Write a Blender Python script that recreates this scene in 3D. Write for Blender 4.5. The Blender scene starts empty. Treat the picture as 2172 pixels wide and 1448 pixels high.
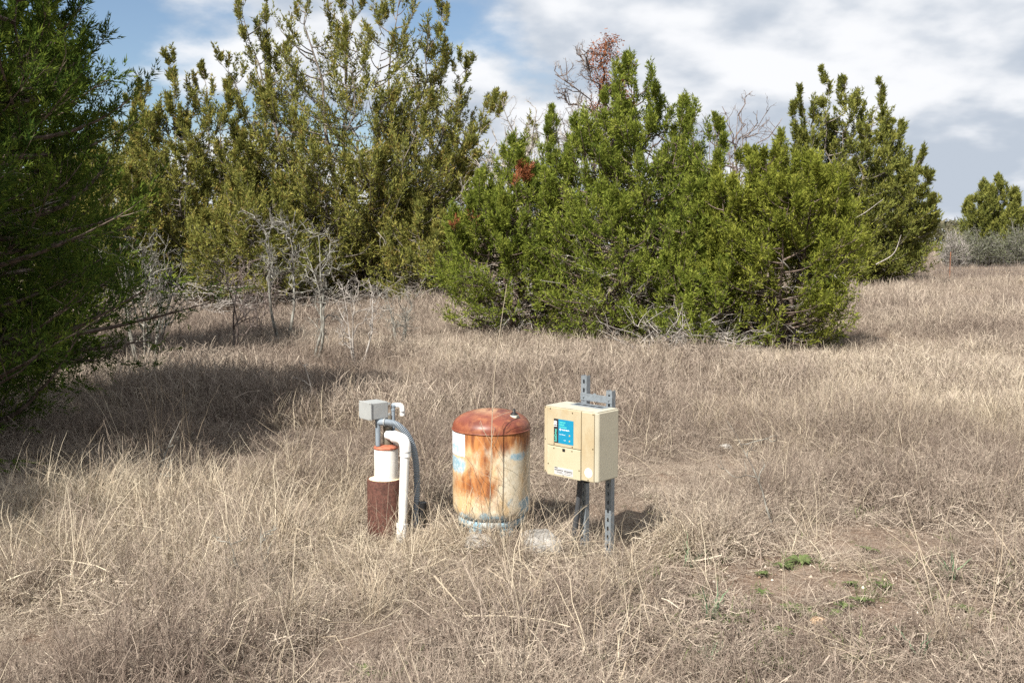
import bpy, math, random
import numpy as np
from mathutils import Vector, Matrix

# ------------------------------------------------------------------ camera, sky, sun, exposure
scene = bpy.context.scene
COL = scene.collection
R = math.radians
CAM_H = 1.75
cam_d = bpy.data.cameras.new('camera')
cam_d.sensor_width = 36.0
cam_d.lens = 35.0
cam_d.clip_start = 0.05
cam_d.clip_end = 3000.0
cam = bpy.data.objects.new('camera', cam_d)
COL.objects.link(cam)
cam.location = (0.0, 0.0, CAM_H)
cam.rotation_euler = (R(90.0 - 5.65), 0.0, 0.0)
scene.camera = cam

SUN_EL = 45.0
SUN_AZ = 33.0          # the sun stands behind the camera, this far to its left
world = bpy.data.worlds.new('World')
scene.world = world
world.use_nodes = True
nt = world.node_tree
nt.nodes.clear()
W = nt.nodes.new
lk = nt.links.new


def wmath(op, a, b=None, clamp=False):
    n = W('ShaderNodeMath'); n.operation = op; n.use_clamp = clamp
    for i, v in enumerate((a, b)):
        if v is None:
            continue
        if isinstance(v, (int, float)):
            n.inputs[i].default_value = v
        else:
            lk(v, n.inputs[i])
    return n.outputs[0]


def wramp(val, lo, hi):
    n = W('ShaderNodeMapRange'); n.interpolation_type = 'SMOOTHSTEP'
    lk(val, n.inputs[0]); n.inputs[1].default_value = lo; n.inputs[2].default_value = hi
    return n.outputs[0]


def wnoise(vec, scale, detail, rough, off):
    m = W('ShaderNodeMapping'); m.inputs['Location'].default_value = off
    lk(vec, m.inputs['Vector'])
    n = W('ShaderNodeTexNoise'); n.inputs['Scale'].default_value = scale
    n.inputs['Detail'].default_value = detail; n.inputs['Roughness'].default_value = rough
    lk(m.outputs[0], n.inputs['Vector'])
    return n.outputs[0]


sky = W('ShaderNodeTexSky'); sky.sky_type = 'NISHITA'; sky.sun_disc = False
sky.sun_elevation = R(SUN_EL); sky.sun_rotation = R(180.0 + SUN_AZ)
sky.air_density = 1.0; sky.dust_density = 1.0; sky.ozone_density = 2.0
SKY_STRENGTH = 0.067
tc = W('ShaderNodeTexCoord')
sep = W('ShaderNodeSeparateXYZ'); lk(tc.outputs['Generated'], sep.inputs[0])
zz = wmath('ADD', wmath('MAXIMUM', sep.outputs[2], 0.0), 0.34)
cmb = W('ShaderNodeCombineXYZ')
lk(wmath('DIVIDE', sep.outputs[0], zz), cmb.inputs[0])
lk(wmath('DIVIDE', sep.outputs[1], zz), cmb.inputs[1])
uv = cmb.outputs[0]
n_cov = wnoise(uv, 2.0, 8.0, 0.5, (3.1, 7.7, 0.4))
n_big = wnoise(uv, 0.4, 2.0, 0.5, (11.3, 2.2, 5.1))
n_shade = wnoise(uv, 1.3, 7.0, 0.5, (21.3, 14.2, 8.1))
cov = wmath('ADD', wmath('MULTIPLY', n_cov, 0.7), wmath('MULTIPLY', n_big, 0.6))
# the cloud deck thins out toward the west (the left of the picture)
west = wramp(sep.outputs[0], -0.14, -0.46)
cov = wmath('ADD', wmath('ADD', cov, 0.095), wmath('MULTIPLY', west, -0.20))
dens = wramp(cov, 0.535, 0.615)
vup = W('ShaderNodeVectorMath'); vup.operation = 'SCALE'; vup.inputs[3].default_value = 0.93
lk(uv, vup.inputs[0])
n_up = wnoise(vup.outputs[0], 2.0, 5.0, 0.5, (3.1, 7.7, 0.4))
under = wmath('SUBTRACT', n_up, n_cov)               # more cloud overhead: the grey underside
thick = wramp(wmath('ADD', wmath('MULTIPLY', under, 1.3), wmath('MULTIPLY', n_shade, 0.55)), 0.16, 0.38)
ccol = W('ShaderNodeMix'); ccol.data_type = 'RGBA'
ccol.inputs[6].default_value = (7.5, 7.6, 7.8, 1.0)      # sunlit cloud (in the sky texture's own unit, before the strength)
ccol.inputs[7].default_value = (4.2, 4.7, 5.4, 1.0)      # thick grey cloud base
lk(thick, ccol.inputs[0])
smix = W('ShaderNodeMix'); smix.data_type = 'RGBA'
lk(dens, smix.inputs[0]); lk(sky.outputs[0], smix.inputs[6]); lk(ccol.outputs[2], smix.inputs[7])
bg = W('ShaderNodeBackground'); bg.inputs[1].default_value = SKY_STRENGTH
lk(smix.outputs[2], bg.inputs[0])
wo = W('ShaderNodeOutputWorld'); lk(bg.outputs[0], wo.inputs[0])

sun_d = bpy.data.lights.new('sun', 'SUN')
sun_d.energy = 5.0
sun_d.angle = R(0.55)
sun_d.color = (1.0, 0.95, 0.87)
sun = bpy.data.objects.new('sun', sun_d)
COL.objects.link(sun)
sun.rotation_euler = (R(90.0 - SUN_EL), 0.0, R(-SUN_AZ))

vs = scene.view_settings
vs.view_transform = 'Standard'; vs.look = 'None'; vs.gamma = 1.0; vs.use_curve_mapping = False
vs.exposure = 0.95
scene.render.engine = 'CYCLES'
scene.cycles.max_bounces = 4
scene.cycles.diffuse_bounces = 2
scene.cycles.transparent_max_bounces = 4
scene.cycles.transmission_bounces = 3
scene.cycles.use_denoising = False

# ------------------------------------------------------------------ helpers
def lin(r, g, b):
    f = lambda c: (c / 255.0) / 12.92 if c <= 10 else ((c / 255.0 + 0.055) / 1.055) ** 2.4
    return (f(r), f(g), f(b), 1.0)


class MB:
    """collects vertices, quads and triangles, each batch with one tint per vertex and a material slot"""
    def __init__(s):
        s.v = []; s.q = []; s.t = []; s.tint = []; s.n = 0; s.qm = []; s.tm = []

    def add(s, v, quads=None, tris=None, tint=0.5, m=0):
        v = np.asarray(v, np.float32).reshape(-1, 3)
        s.v.append(v)
        tint = np.full(len(v), tint, np.float32) if np.isscalar(tint) else np.asarray(tint, np.float32)
        s.tint.append(tint)
        if quads is not None and len(quads):
            q = np.asarray(quads, np.int64).reshape(-1, 4) + s.n
            s.q.append(q); s.qm.append(np.full(len(q), m, np.int32))
        if tris is not None and len(tris):
            t = np.asarray(tris, np.int64).reshape(-1, 3) + s.n
            s.t.append(t); s.tm.append(np.full(len(t), m, np.int32))
        s.n += len(v)

    def mesh(s, name, mats, smooth=False):
        me = bpy.data.meshes.new(name)
        v = np.concatenate(s.v)
        q = np.concatenate(s.q) if s.q else np.zeros((0, 4), np.int64)
        t = np.concatenate(s.t) if s.t else np.zeros((0, 3), np.int64)
        me.vertices.add(len(v)); me.vertices.foreach_set('co', v.ravel())
        nl = q.size + t.size
        me.loops.add(nl)
        me.loops.foreach_set('vertex_index', np.concatenate([q.ravel(), t.ravel()]).astype(np.int32))
        me.polygons.add(len(q) + len(t))
        st = np.concatenate([np.arange(len(q)) * 4, q.size + np.arange(len(t)) * 3]).astype(np.int32)
        me.polygons.foreach_set('loop_start', st)
        mi = np.concatenate(s.qm + s.tm) if (s.qm or s.tm) else np.zeros(0, np.int32)
        if not isinstance(mats, (list, tuple)):
            mats = [mats]
        for m in mats:
            me.materials.append(m)
        me.polygons.foreach_set('material_index', mi)
        me.polygons.foreach_set('use_smooth', np.full(len(q) + len(t), smooth, bool))
        a = me.attributes.new('tint', 'FLOAT', 'POINT')
        a.data.foreach_set('value', np.concatenate(s.tint))
        me.update(calc_edges=True)
        me.validate()
        return me

    def build(s, name, mats, parent=None, smooth=False):
        o = bpy.data.objects.new(name, s.mesh(name, mats, smooth))
        COL.objects.link(o)
        if parent is not None:
            o.parent = parent
        return o


def empty(name, loc, rz=0.0):
    o = bpy.data.objects.new(name, None)
    o.empty_display_size = 0.1
    COL.objects.link(o)
    o.location = loc
    o.rotation_euler = (0, 0, rz)
    return o


def tag(o, label=None, cat=None, group=None, kind=None):
    if label: o['label'] = label
    if cat: o['category'] = cat
    if group: o['group'] = group
    if kind: o['kind'] = kind
    return o


def nrm(a):
    return a / np.maximum(np.linalg.norm(a, axis=-1, keepdims=True), 1e-9)


def tubes(mb, P, Rr, sides, tint=0.5, cap=False, m=0):
    """P (N,K,3) paths, Rr (N,K) radii -> tapered tubes"""
    P = np.asarray(P, np.float64); Rr = np.asarray(Rr, np.float64)
    if P.ndim == 2:
        P = P[None]; Rr = Rr[None]
    N, K, _ = P.shape
    T = np.empty_like(P)
    T[:, 1:-1] = P[:, 2:] - P[:, :-2]; T[:, 0] = P[:, 1] - P[:, 0]; T[:, -1] = P[:, -1] - P[:, -2]
    T = nrm(T)
    mean = nrm(T.mean(1))
    ref = np.where(np.abs(mean[:, 2:3]) > 0.9, np.array([[1.0, 0, 0]]), np.array([[0, 0, 1.0]]))
    A = nrm(np.cross(T, ref[:, None, :])); B = np.cross(T, A)
    ang = np.arange(sides) * 2 * np.pi / sides
    V = P[:, :, None, :] + Rr[:, :, None, None] * (A[:, :, None, :] * np.cos(ang)[None, None, :, None] + B[:, :, None, :] * np.sin(ang)[None, None, :, None])
    idx = np.arange(N * K * sides).reshape(N, K, sides)
    a = idx[:, :-1, :]; b = np.roll(idx, -1, 2)[:, :-1, :]
    c = np.roll(idx, -1, 2)[:, 1:, :]; d = idx[:, 1:, :]
    quads = np.stack([a, b, c, d], -1).reshape(-1, 4)
    if not np.isscalar(tint):
        tint = np.repeat(np.asarray(tint), K * sides)
    base = mb.n
    mb.add(V.reshape(-1, 3), quads, None, tint, m)
    if cap:
        for k in (0, K - 1):
            for i in range(N):
                ring = V[i, k]
                c0 = ring.mean(0)
                vv = np.vstack([ring, c0])
                tr = [(j, (j + 1) % sides, sides) if k else ((j + 1) % sides, j, sides) for j in range(sides)]
                mb.add(vv, None, tr, 0.5, m)


def ribbons(mb, P, Wd, side, tint, m=0):
    """P (N,K,3), Wd (N,K) half widths, side (N,3)"""
    N, K, _ = P.shape
    V = np.stack([P - side[:, None, :] * Wd[..., None], P + side[:, None, :] * Wd[..., None]], 2)
    idx = np.arange(N * K * 2).reshape(N, K, 2)
    quads = np.stack([idx[:, :-1, 0], idx[:, :-1, 1], idx[:, 1:, 1], idx[:, 1:, 0]], -1).reshape(-1, 4)
    if not np.isscalar(tint):
        tint = np.repeat(tint, K * 2)
    mb.add(V.reshape(-1, 3), quads, None, tint, m)


def leaves(mb, base, d, ln, wd, tint, rng, m=0):
    """one slim triangle a leaf"""
    s = nrm(np.cross(d, rng.normal(size=d.shape)))
    V = np.stack([base - s * wd[:, None], base + s * wd[:, None], base + d * ln[:, None]], 1)
    mb.add(V.reshape(-1, 3), None, np.arange(len(base) * 3).reshape(-1, 3), np.repeat(tint, 3), m)


def box(mb, x0, x1, y0, y1, z0, z1, m=0, tint=0.5):
    v = [(x, y, z) for z in (z0, z1) for y in (y0, y1) for x in (x0, x1)]
    q = [(0, 2, 3, 1), (4, 5, 7, 6), (0, 1, 5, 4), (2, 6, 7, 3), (0, 4, 6, 2), (1, 3, 7, 5)]
    mb.add(v, q, None, tint, m)


def bevel(o, w, seg=2):
    md = o.modifiers.new('bevel', 'BEVEL'); md.width = w; md.segments = seg; md.limit_method = 'ANGLE'
    md.angle_limit = R(40)
    return o


def lathe(mb, prof, sides=48, c=(0, 0), m=0, a0=0.0, a1=2 * math.pi):
    """prof: list of (radius, z)"""
    full = abs(a1 - a0 - 2 * math.pi) < 1e-6
    n = sides if full else sides + 1
    ang = a0 + (a1 - a0) * np.arange(n) / sides
    pr = np.array(prof)
    V = np.stack([c[0] + pr[:, 0:1] * np.cos(ang), c[1] + pr[:, 0:1] * np.sin(ang), np.repeat(pr[:, 1:2], n, 1)], -1)
    K = len(prof)
    idx = np.arange(K * n).reshape(K, n)
    if full:
        b = np.roll(idx, -1, 1)
        q = np.stack([idx[:-1], b[:-1], b[1:], idx[1:]], -1).reshape(-1, 4)
    else:
        q = np.stack([idx[:-1, :-1], idx[:-1, 1:], idx[1:, 1:], idx[1:, :-1]], -1).reshape(-1, 4)
    mb.add(V.reshape(-1, 3), q, None, 0.5, m)


def smooth_path(pts, n):
    """Catmull-Rom through the points"""
    p = np.array(pts, float)
    p = np.vstack([2 * p[0] - p[1], p, 2 * p[-1] - p[-2]])
    seg = len(p) - 3
    out = []
    for u in np.linspace(0, seg - 1e-6, n):
        i = int(u); t = u - i
        a, b, c, d = p[i], p[i + 1], p[i + 2], p[i + 3]
        out.append(0.5 * (2 * b + (c - a) * t + (2 * a - 5 * b + 4 * c - d) * t * t + (3 * b - a - 3 * c + d) * t ** 3))
    return np.array(out)


def vnoise(x, y, seed=0):
    x = np.asarray(x, float); y = np.asarray(y, float)
    xi = np.floor(x).astype(np.int64); yi = np.floor(y).astype(np.int64)
    xf = x - xi; yf = y - yi

    def h(a, b):
        n = (a * 374761393 + b * 668265263 + seed * 1442695041) & 0x7fffffff
        n = ((n ^ (n >> 13)) * 1274126177) & 0x7fffffff
        return ((n ^ (n >> 16)) & 0xffff) / 65535.0
    u = xf * xf * (3 - 2 * xf); v = yf * yf * (3 - 2 * yf)
    return (h(xi, yi) * (1 - u) + h(xi + 1, yi) * u) * (1 - v) + (h(xi, yi + 1) * (1 - u) + h(xi + 1, yi + 1) * u) * v


def fbm(x, y, seed=0, o=4):
    s = 0; a = 0.5; t = 0
    for i in range(o):
        s = s + a * vnoise(x * 2 ** i, y * 2 ** i, seed + i * 17); t += a; a *= 0.5
    return s / t


def ground_z(x, y):
    x = np.asarray(x, float); y = np.asarray(y, float)
    near = 0.10 * (fbm(x * 0.55, y * 0.55, 5, 3) - 0.5) + 0.05 * (fbm(x * 2.1, y * 2.1, 9, 2) - 0.5)
    far = 0.9 * (fbm(x * 0.06, y * 0.06, 31, 2) - 0.5) * np.clip((y - 14) / 30, 0, 1)
    dip = np.clip(1.2 - np.hypot((x - 0.45) / 0.9, (y - 5.35) / 0.55), 0, 1)
    bump = np.clip(1.2 - np.hypot((x + 0.15) / 0.42, (y - 5.75) / 0.32), 0, 1)
    return near * (1 - 0.7 * np.maximum(dip, bump)) + far - 0.035 - 0.03 * dip + 0.085 * bump


def gz(x, y):
    return float(ground_z(np.array([x]), np.array([y]))[0])

# ------------------------------------------------------------------ materials
def new_mat(name):
    m = bpy.data.materials.new(name); m.use_nodes = True
    n = m.node_tree; n.nodes.clear()
    return m, n


class G:
    """small shader graph helper"""
    def __init__(s, name):
        s.m, s.t = new_mat(name)

    def n(s, ty, **kw):
        x = s.t.nodes.new(ty)
        for k, v in kw.items():
            setattr(x, k, v)
        return x

    def l(s, a, b):
        s.t.links.new(a, b)

    def coord(s, which='Object', scale=(1, 1, 1), loc=(0, 0, 0)):
        t = s.n('ShaderNodeTexCoord'); mp = s.n('ShaderNodeMapping')
        mp.inputs['Scale'].default_value = scale; mp.inputs['Location'].default_value = loc
        s.l(t.outputs[which], mp.inputs[0])
        return mp.outputs[0]

    def noise(s, vec, scale, detail=4, rough=0.55, dist=0.0):
        x = s.n('ShaderNodeTexNoise'); x.inputs['Scale'].default_value = scale
        x.inputs['Detail'].default_value = detail; x.inputs['Roughness'].default_value = rough
        x.inputs['Distortion'].default_value = dist
        s.l(vec, x.inputs['Vector'])
        return x.outputs[0]

    def rng(s, v, lo, hi, a=0.0, b=1.0):
        x = s.n('ShaderNodeMapRange', interpolation_type='SMOOTHSTEP')
        s.l(v, x.inputs[0]); x.inputs[1].default_value = lo; x.inputs[2].default_value = hi
        x.inputs[3].default_value = a; x.inputs[4].default_value = b
        return x.outputs[0]

    def math(s, op, a, b=0.0, clamp=False):
        x = s.n('ShaderNodeMath', operation=op, use_clamp=clamp)
        for i, v in enumerate((a, b)):
            if isinstance(v, (int, float)): x.inputs[i].default_value = v
            else: s.l(v, x.inputs[i])
        return x.outputs[0]

    def mix(s, f, a, b, blend='MIX'):
        x = s.n('ShaderNodeMix', data_type='RGBA', blend_type=blend)
        for i, v in ((0, f), (6, a), (7, b)):
            if isinstance(v, (int, float)): x.inputs[i].default_value = v
            elif isinstance(v, tuple): x.inputs[i].default_value = v
            else: s.l(v, x.inputs[i])
        return x.outputs[2]

    def ramp(s, v, stops):
        x = s.n('ShaderNodeValToRGB')
        e = x.color_ramp.elements
        e[0].position, e[0].color = stops[0]
        e[1].position, e[1].color = stops[-1]
        for p, c in stops[1:-1]:
            k = e.new(p); k.color = c
        s.l(v, x.inputs[0])
        return x.outputs[0]

    def attr(s, name, ty='GEOMETRY'):
        x = s.n('ShaderNodeAttribute', attribute_name=name, attribute_type=ty)
        return x.outputs['Fac']

    def bsdf(s, col, rough=0.6, metal=0.0, bump=None, bump_s=0.3, bump_d=0.01, spec=0.5):
        p = s.n('ShaderNodeBsdfPrincipled')
        for k, v in (('Base Color', col), ('Roughness', rough), ('Metallic', metal)):
            if isinstance(v, (int, float, tuple)): p.inputs[k].default_value = v
            else: s.l(v, p.inputs[k])
        p.inputs['Specular IOR Level'].default_value = spec
        if bump is not None:
            b = s.n('ShaderNodeBump'); b.inputs['Strength'].default_value = bump_s
            b.inputs['Distance'].default_value = bump_d
            s.l(bump, b.inputs['Height']); s.l(b.outputs[0], p.inputs['Normal'])
        return p.outputs[0]

    def out(s, sh):
        o = s.n('ShaderNodeOutputMaterial'); s.l(sh, o.inputs[0])
        return s.m


def leaf_mat(name, stops, trans=0.3, spec=0.0, inst=None):
    """thin leaf or blade: colour from the tint attribute, some light passes through"""
    g = G(name)
    f = g.attr('tint')
    if inst:
        t2 = g.attr('tone', 'INSTANCER')
        f = g.math('ADD', g.math('MULTIPLY', f, 1.0 - inst), g.math('MULTIPLY', t2, inst), True)
    c = g.ramp(f, stops)
    d = g.n('ShaderNodeBsdfDiffuse'); g.l(c, d.inputs[0])
    t = g.n('ShaderNodeBsdfTranslucent'); g.l(c, t.inputs[0])
    mx = g.n('ShaderNodeMixShader'); mx.inputs[0].default_value = trans
    g.l(d.outputs[0], mx.inputs[1]); g.l(t.outputs[0], mx.inputs[2])
    return g.out(mx.outputs[0])


def c4(r, g, b):
    return (r, g, b, 1.0)


M = {}
M['leaf_olive'] = leaf_mat('olive_juniper_foliage', [(0.0, c4(0.072, 0.086, 0.026)), (0.45, c4(0.200, 0.208, 0.054)), (0.8, c4(0.290, 0.268, 0.072)), (1.0, c4(0.27, 0.185, 0.06))], 0.3)
M['leaf_green'] = leaf_mat('green_cedar_foliage', [(0.0, c4(0.058, 0.084, 0.018)), (0.5, c4(0.178, 0.218, 0.037)), (1.0, c4(0.310, 0.330, 0.068))], 0.32)
M['leaf_yellow'] = leaf_mat('yellow_green_cedar_foliage', [(0.0, c4(0.062, 0.084, 0.016)), (0.5, c4(0.192, 0.216, 0.035)), (1.0, c4(0.320, 0.328, 0.064))], 0.32)
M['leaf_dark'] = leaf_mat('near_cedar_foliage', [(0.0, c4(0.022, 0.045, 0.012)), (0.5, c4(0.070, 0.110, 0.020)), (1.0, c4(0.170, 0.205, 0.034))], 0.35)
M['leaf_mid'] = leaf_mat('mid_olive_juniper_foliage', [(0.0, c4(0.065, 0.080, 0.024)), (0.5, c4(0.185, 0.200, 0.050)), (1.0, c4(0.285, 0.275, 0.066))], 0.3)
M['leaf_rust'] = leaf_mat('dead_rust_foliage', [(0.0, c4(0.16, 0.06, 0.03)), (1.0, c4(0.38, 0.15, 0.07))], 0.3)
M['leaf_grey'] = leaf_mat('grey_green_shrub_foliage', [(0.0, c4(0.10, 0.10, 0.07)), (0.6, c4(0.17, 0.17, 0.12)), (1.0, c4(0.16, 0.19, 0.09))], 0.3)
M['leaf_far'] = leaf_mat('distant_treeline_foliage', [(0.0, c4(0.07, 0.075, 0.045)), (1.0, c4(0.17, 0.15, 0.10))], 0.2)


def bark_mat(name, a, b):
    g = G(name)
    v = g.coord('Object', (1, 1, 0.35))
    n = g.noise(v, 22, 5, 0.6)
    c = g.mix(g.rng(n, 0.35, 0.68), a, b)
    return g.out(g.bsdf(c, 0.9, bump=n, bump_s=0.5, spec=0.15))


M['bark'] = bark_mat('grey_juniper_bark', c4(0.10, 0.082, 0.068), c4(0.27, 0.24, 0.21))
M['bark_brown'] = bark_mat('brown_cedar_bark', c4(0.075, 0.054, 0.042), c4(0.18, 0.14, 0.115))
M['deadwood'] = bark_mat('bleached_deadwood', c4(0.20, 0.175, 0.155), c4(0.42, 0.39, 0.355))
M['lichen'] = bark_mat('lichen_covered_twigs', c4(0.095, 0.082, 0.07), c4(0.30, 0.295, 0.26))
M['darktwig'] = bark_mat('dark_twigs', c4(0.09, 0.065, 0.055), c4(0.24, 0.20, 0.18))

# ground
g = G('dry_ground')
v = g.coord('Object')
n1 = g.noise(v, 1.3, 5, 0.6); n2 = g.noise(v, 26, 6, 0.65); n3 = g.noise(v, 90, 3, 0.6)
c = g.mix(g.rng(n1, 0.35, 0.65), c4(0.125, 0.085, 0.062), c4(0.19, 0.14, 0.105))
c = g.mix(g.rng(n2, 0.50, 0.70), c, c4(0.30, 0.235, 0.175))
c = g.mix(g.rng(n3, 0.60, 0.72, 0, 0.7), c, c4(0.48, 0.42, 0.34))
c = g.mix(g.rng(n2, 0.28, 0.42, 0.7, 0), c, c4(0.08, 0.055, 0.042))
M['ground'] = g.out(g.bsdf(c, 0.95, bump=n2, bump_s=0.8, bump_d=0.02, spec=0.1))

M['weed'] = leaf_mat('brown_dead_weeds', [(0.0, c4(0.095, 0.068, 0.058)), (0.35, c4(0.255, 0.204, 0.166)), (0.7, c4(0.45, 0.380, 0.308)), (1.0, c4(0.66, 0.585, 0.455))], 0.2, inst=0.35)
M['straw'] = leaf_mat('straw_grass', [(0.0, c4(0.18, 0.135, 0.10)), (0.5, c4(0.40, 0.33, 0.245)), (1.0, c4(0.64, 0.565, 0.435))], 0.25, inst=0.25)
M['green_blade'] = leaf_mat('fresh_green_blades', [(0.0, c4(0.075, 0.105, 0.040)), (1.0, c4(0.19, 0.23, 0.095))], 0.3)
M['blue_blade'] = leaf_mat('blue_green_blades', [(0.0, c4(0.10, 0.16, 0.10)), (1.0, c4(0.22, 0.31, 0.18))], 0.25)
g = G('limestone')
v = g.coord('Object'); n = g.noise(v, 14, 6, 0.65)
M['stone_tan'] = g.out(g.bsdf(g.mix(g.rng(n, 0.3, 0.7), c4(0.36, 0.22, 0.12), c4(0.62, 0.47, 0.32)), 0.9, bump=n, bump_s=0.8, spec=0.2))
g = G('pale_stone')
v = g.coord('Object'); n = g.noise(v, 18, 6, 0.65); n2 = g.noise(v, 70, 3)
c = g.mix(g.rng(n, 0.3, 0.7), c4(0.20, 0.19, 0.175), c4(0.42, 0.40, 0.37))
c = g.mix(g.rng(n2, 0.55, 0.7, 0, 0.6), c, c4(0.15, 0.14, 0.13))
M['concrete'] = g.out(g.bsdf(c, 0.95, bump=n, bump_s=0.9, spec=0.2))
g = G('pebble')
M['pebble'] = g.out(g.bsdf(g.ramp(g.attr('tint'), [(0, c4(0.24, 0.16, 0.11)), (0.5, c4(0.45, 0.36, 0.27)), (1, c4(0.66, 0.60, 0.52))]), 0.9, spec=0.2))

# ------------------------------------------------------------------ ground sheet
def axis(fine0, fine1, step, far0, far1):
    a = list(np.arange(fine0, fine1 + 1e-6, step))
    s = step; x = fine1
    while x < far1:
        s *= 1.22; x += s; a.append(x)
    s = step; x = fine0; b = []
    while x > far0:
        s *= 1.22; x -= s; b.append(x)
    return np.array(b[::-1] + a)


gx = axis(-8, 8, 0.16, -900, 900); gy = axis(1.0, 18, 0.16, -300, 1800)
XX, YY = np.meshgrid(gx, gy)
ZZ = ground_z(XX, YY)
mb = MB()
nx, ny = len(gx), len(gy)
idx = np.arange(nx * ny).reshape(ny, nx)
mb.add(np.stack([XX, YY, ZZ], -1).reshape(-1, 3), np.stack([idx[:-1, :-1], idx[:-1, 1:], idx[1:, 1:], idx[1:, :-1]], -1).reshape(-1, 4))
o = mb.build('ground', M['ground'], smooth=True)
tag(o, 'dry brown earth of the overgrown field', None, None, 'structure')

# ------------------------------------------------------------------ trees
def bez(p0, p1, p2, K):
    t = np.linspace(0, 1, K)[None, :, None]
    return p0[:, None] * (1 - t) ** 2 + 2 * p1[:, None] * t * (1 - t) + p2[:, None] * t * t


def at_path(P, t):
    """P (N,K,3), t (N,) -> points and tangents"""
    K = P.shape[1]
    u = np.clip(t, 0, 0.9999) * (K - 1)
    i = u.astype(int); f = (u - i)[:, None]
    n = np.arange(len(P))
    a = P[n, i]; b = P[n, i + 1]
    return a * (1 - f) + b * f, nrm(b - a)


def juniper(name, label, loc, H, Rad, seed, leaf, bark='bark', stems=6, lat=34, sub=6, nleaf=44,
            plume=0.42, leaf_len=0.085, leaf_w=0.013, spread=0.6, t0=0.16, lmax=None, cone=0.7, dead=60,
            upright=0.5, plume_w=0.075, tops=None, skirt=0.05, shape=1.0, cat='tree', group=None, yscale=1.0, gap=0.0, spires=0, lowgap=0.0, fan=0.75, rust=(), lowenv=0.55, inner0=0.22):
    rng = np.random.default_rng(seed)
    root = empty(name, (loc[0], loc[1], gz(loc[0], loc[1])))
    tag(root, label, cat, group)
    lmax = lmax or Rad * 0.75
    # stems
    if tops is None:
        a = np.arange(stems) * 2.39996 + rng.uniform(0, 6)
        rr = np.sqrt((np.arange(stems) + 0.2) / stems) * spread * Rad
        rr[0] = 0.05 * Rad
        tp = np.stack([rr * np.cos(a), rr * np.sin(a) * yscale, H * (1 - cone * (rr / Rad) ** 1.4) * rng.uniform(0.93, 1.03, stems)], 1)
    else:
        tp = np.array(tops, float)
        if spires:
            ex = np.repeat(tp, spires, 0)
            ex[:, :2] += rng.normal(0, 0.17 * Rad, (len(ex), 2)); ex[:, 2] *= rng.uniform(0.74, 0.97, len(ex))
            tp = np.vstack([tp, ex])
    S = len(tp)
    p0 = np.stack([tp[:, 0] * 0.08 + rng.normal(0, 0.05, S), tp[:, 1] * 0.08 + rng.normal(0, 0.05, S), np.full(S, -0.15)], 1)
    p1 = np.stack([tp[:, 0] * fan, tp[:, 1] * fan, tp[:, 2] * (0.60 - 0.3 * fan)], 1) + rng.normal(0, 0.06 * Rad, (S, 3))
    K = 14
    SP = bez(p0, p1, tp, K)
    SP[:, 1:-1] += rng.normal(0, 0.012 * H, (S, K - 2, 3)) * np.array([1, 1, 0.3])
    sr = (0.010 * H + 0.02) * (1 - np.linspace(0, 1, K)) ** 1.3 + 0.004
    mb = MB()
    thick_ = rng.uniform(0.75, 1.2, (S, 1)); thick_[(len(tops) if tops is not None else S):] *= 0.4
    tubes(mb, SP, np.repeat(sr[None], S, 0) * thick_, 7)
    mb.build('trunk', M[bark], root, True)
    # laterals
    NL = S * lat
    si = np.repeat(np.arange(S), lat)
    t = t0 + (1 - t0) * (np.tile(((np.arange(lat) + 0.5) / lat) ** 0.8, S) + rng.normal(0, 0.015, NL))
    t = np.clip(t, 0.03, 0.992)
    b, tg = at_path(SP[si], t)
    outa = np.arctan2(b[:, 1], b[:, 0])
    az = np.where(rng.random(NL) < 0.55, outa + rng.normal(0, 0.9, NL), rng.uniform(0, 2 * np.pi, NL))
    zrel = b[:, 2] / H
    # allowed radius at this height
    env = Rad * np.clip((1 - zrel) / (1 - skirt), 0, 1) ** (0.5 * shape + 0.12) * np.clip(lowenv + zrel * 3.2, 0, 1)
    L = lmax * (1 - t) ** 0.5 * rng.uniform(0.5, 1.2, NL) + 0.05 * lmax
    hd = np.stack([np.cos(az), np.sin(az) * yscale, np.zeros(NL)], 1)
    # clip to the envelope
    br = np.hypot(b[:, 0], b[:, 1])
    allow = np.maximum(env * rng.uniform(0.85, 1.12, NL) - br * np.clip(np.cos(az - outa), 0, 1), 0.07 * Rad)
    L = np.minimum(L, allow * 1.15)
    el = R(8) + upright * (0.25 + 0.9 * zrel) + 0.5 * t ** 4 + rng.normal(0, 0.15, NL)
    e = b + hd * (L * np.cos(el))[:, None] + np.array([0, 0, 1.0]) * (L * np.sin(el))[:, None]
    mid = b + hd * (L * 0.55)[:, None] + np.array([0, 0, 1.0]) * (L * (np.sin(el) * 0.25 - 0.06))[:, None] + rng.normal(0, 0.05, (NL, 3)) * L[:, None]
    K2 = 6
    LP = bez(b, mid, e, K2)
    LP[..., 2] = np.maximum(LP[..., 2], 0.12)
    mb = MB()
    tubes(mb, LP, (0.006 + 0.014 * L)[:, None] * (1 - 0.85 * np.linspace(0, 1, K2))[None], 4)
    # sub branches
    NS = NL * sub
    li = np.repeat(np.arange(NL), sub)
    s = np.tile((np.arange(sub) + 0.7) / sub, NL) + rng.normal(0, 0.05, NS)
    s = np.clip(inner0 + (1 - inner0) * s, 0.15, 1.0)
    sb, stg = at_path(LP[li], s)
    rnd = nrm(rng.normal(size=(NS, 3)))
    tilt_ = rng.normal(0, 0.22, (NL, 3))[li]
    k_ = (1 - 0.65 * t[li] ** 3)[:, None]
    sd = nrm(stg * 0.75 + rnd * 0.60 * k_ + tilt_ * k_ + np.array([0, 0, 1.0]) * (upright * 0.75 * rng.uniform(0.2, 1.4, NL)[li] + 0.5 * t[li] ** 4)[:, None])
    tt = t[li]
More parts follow.
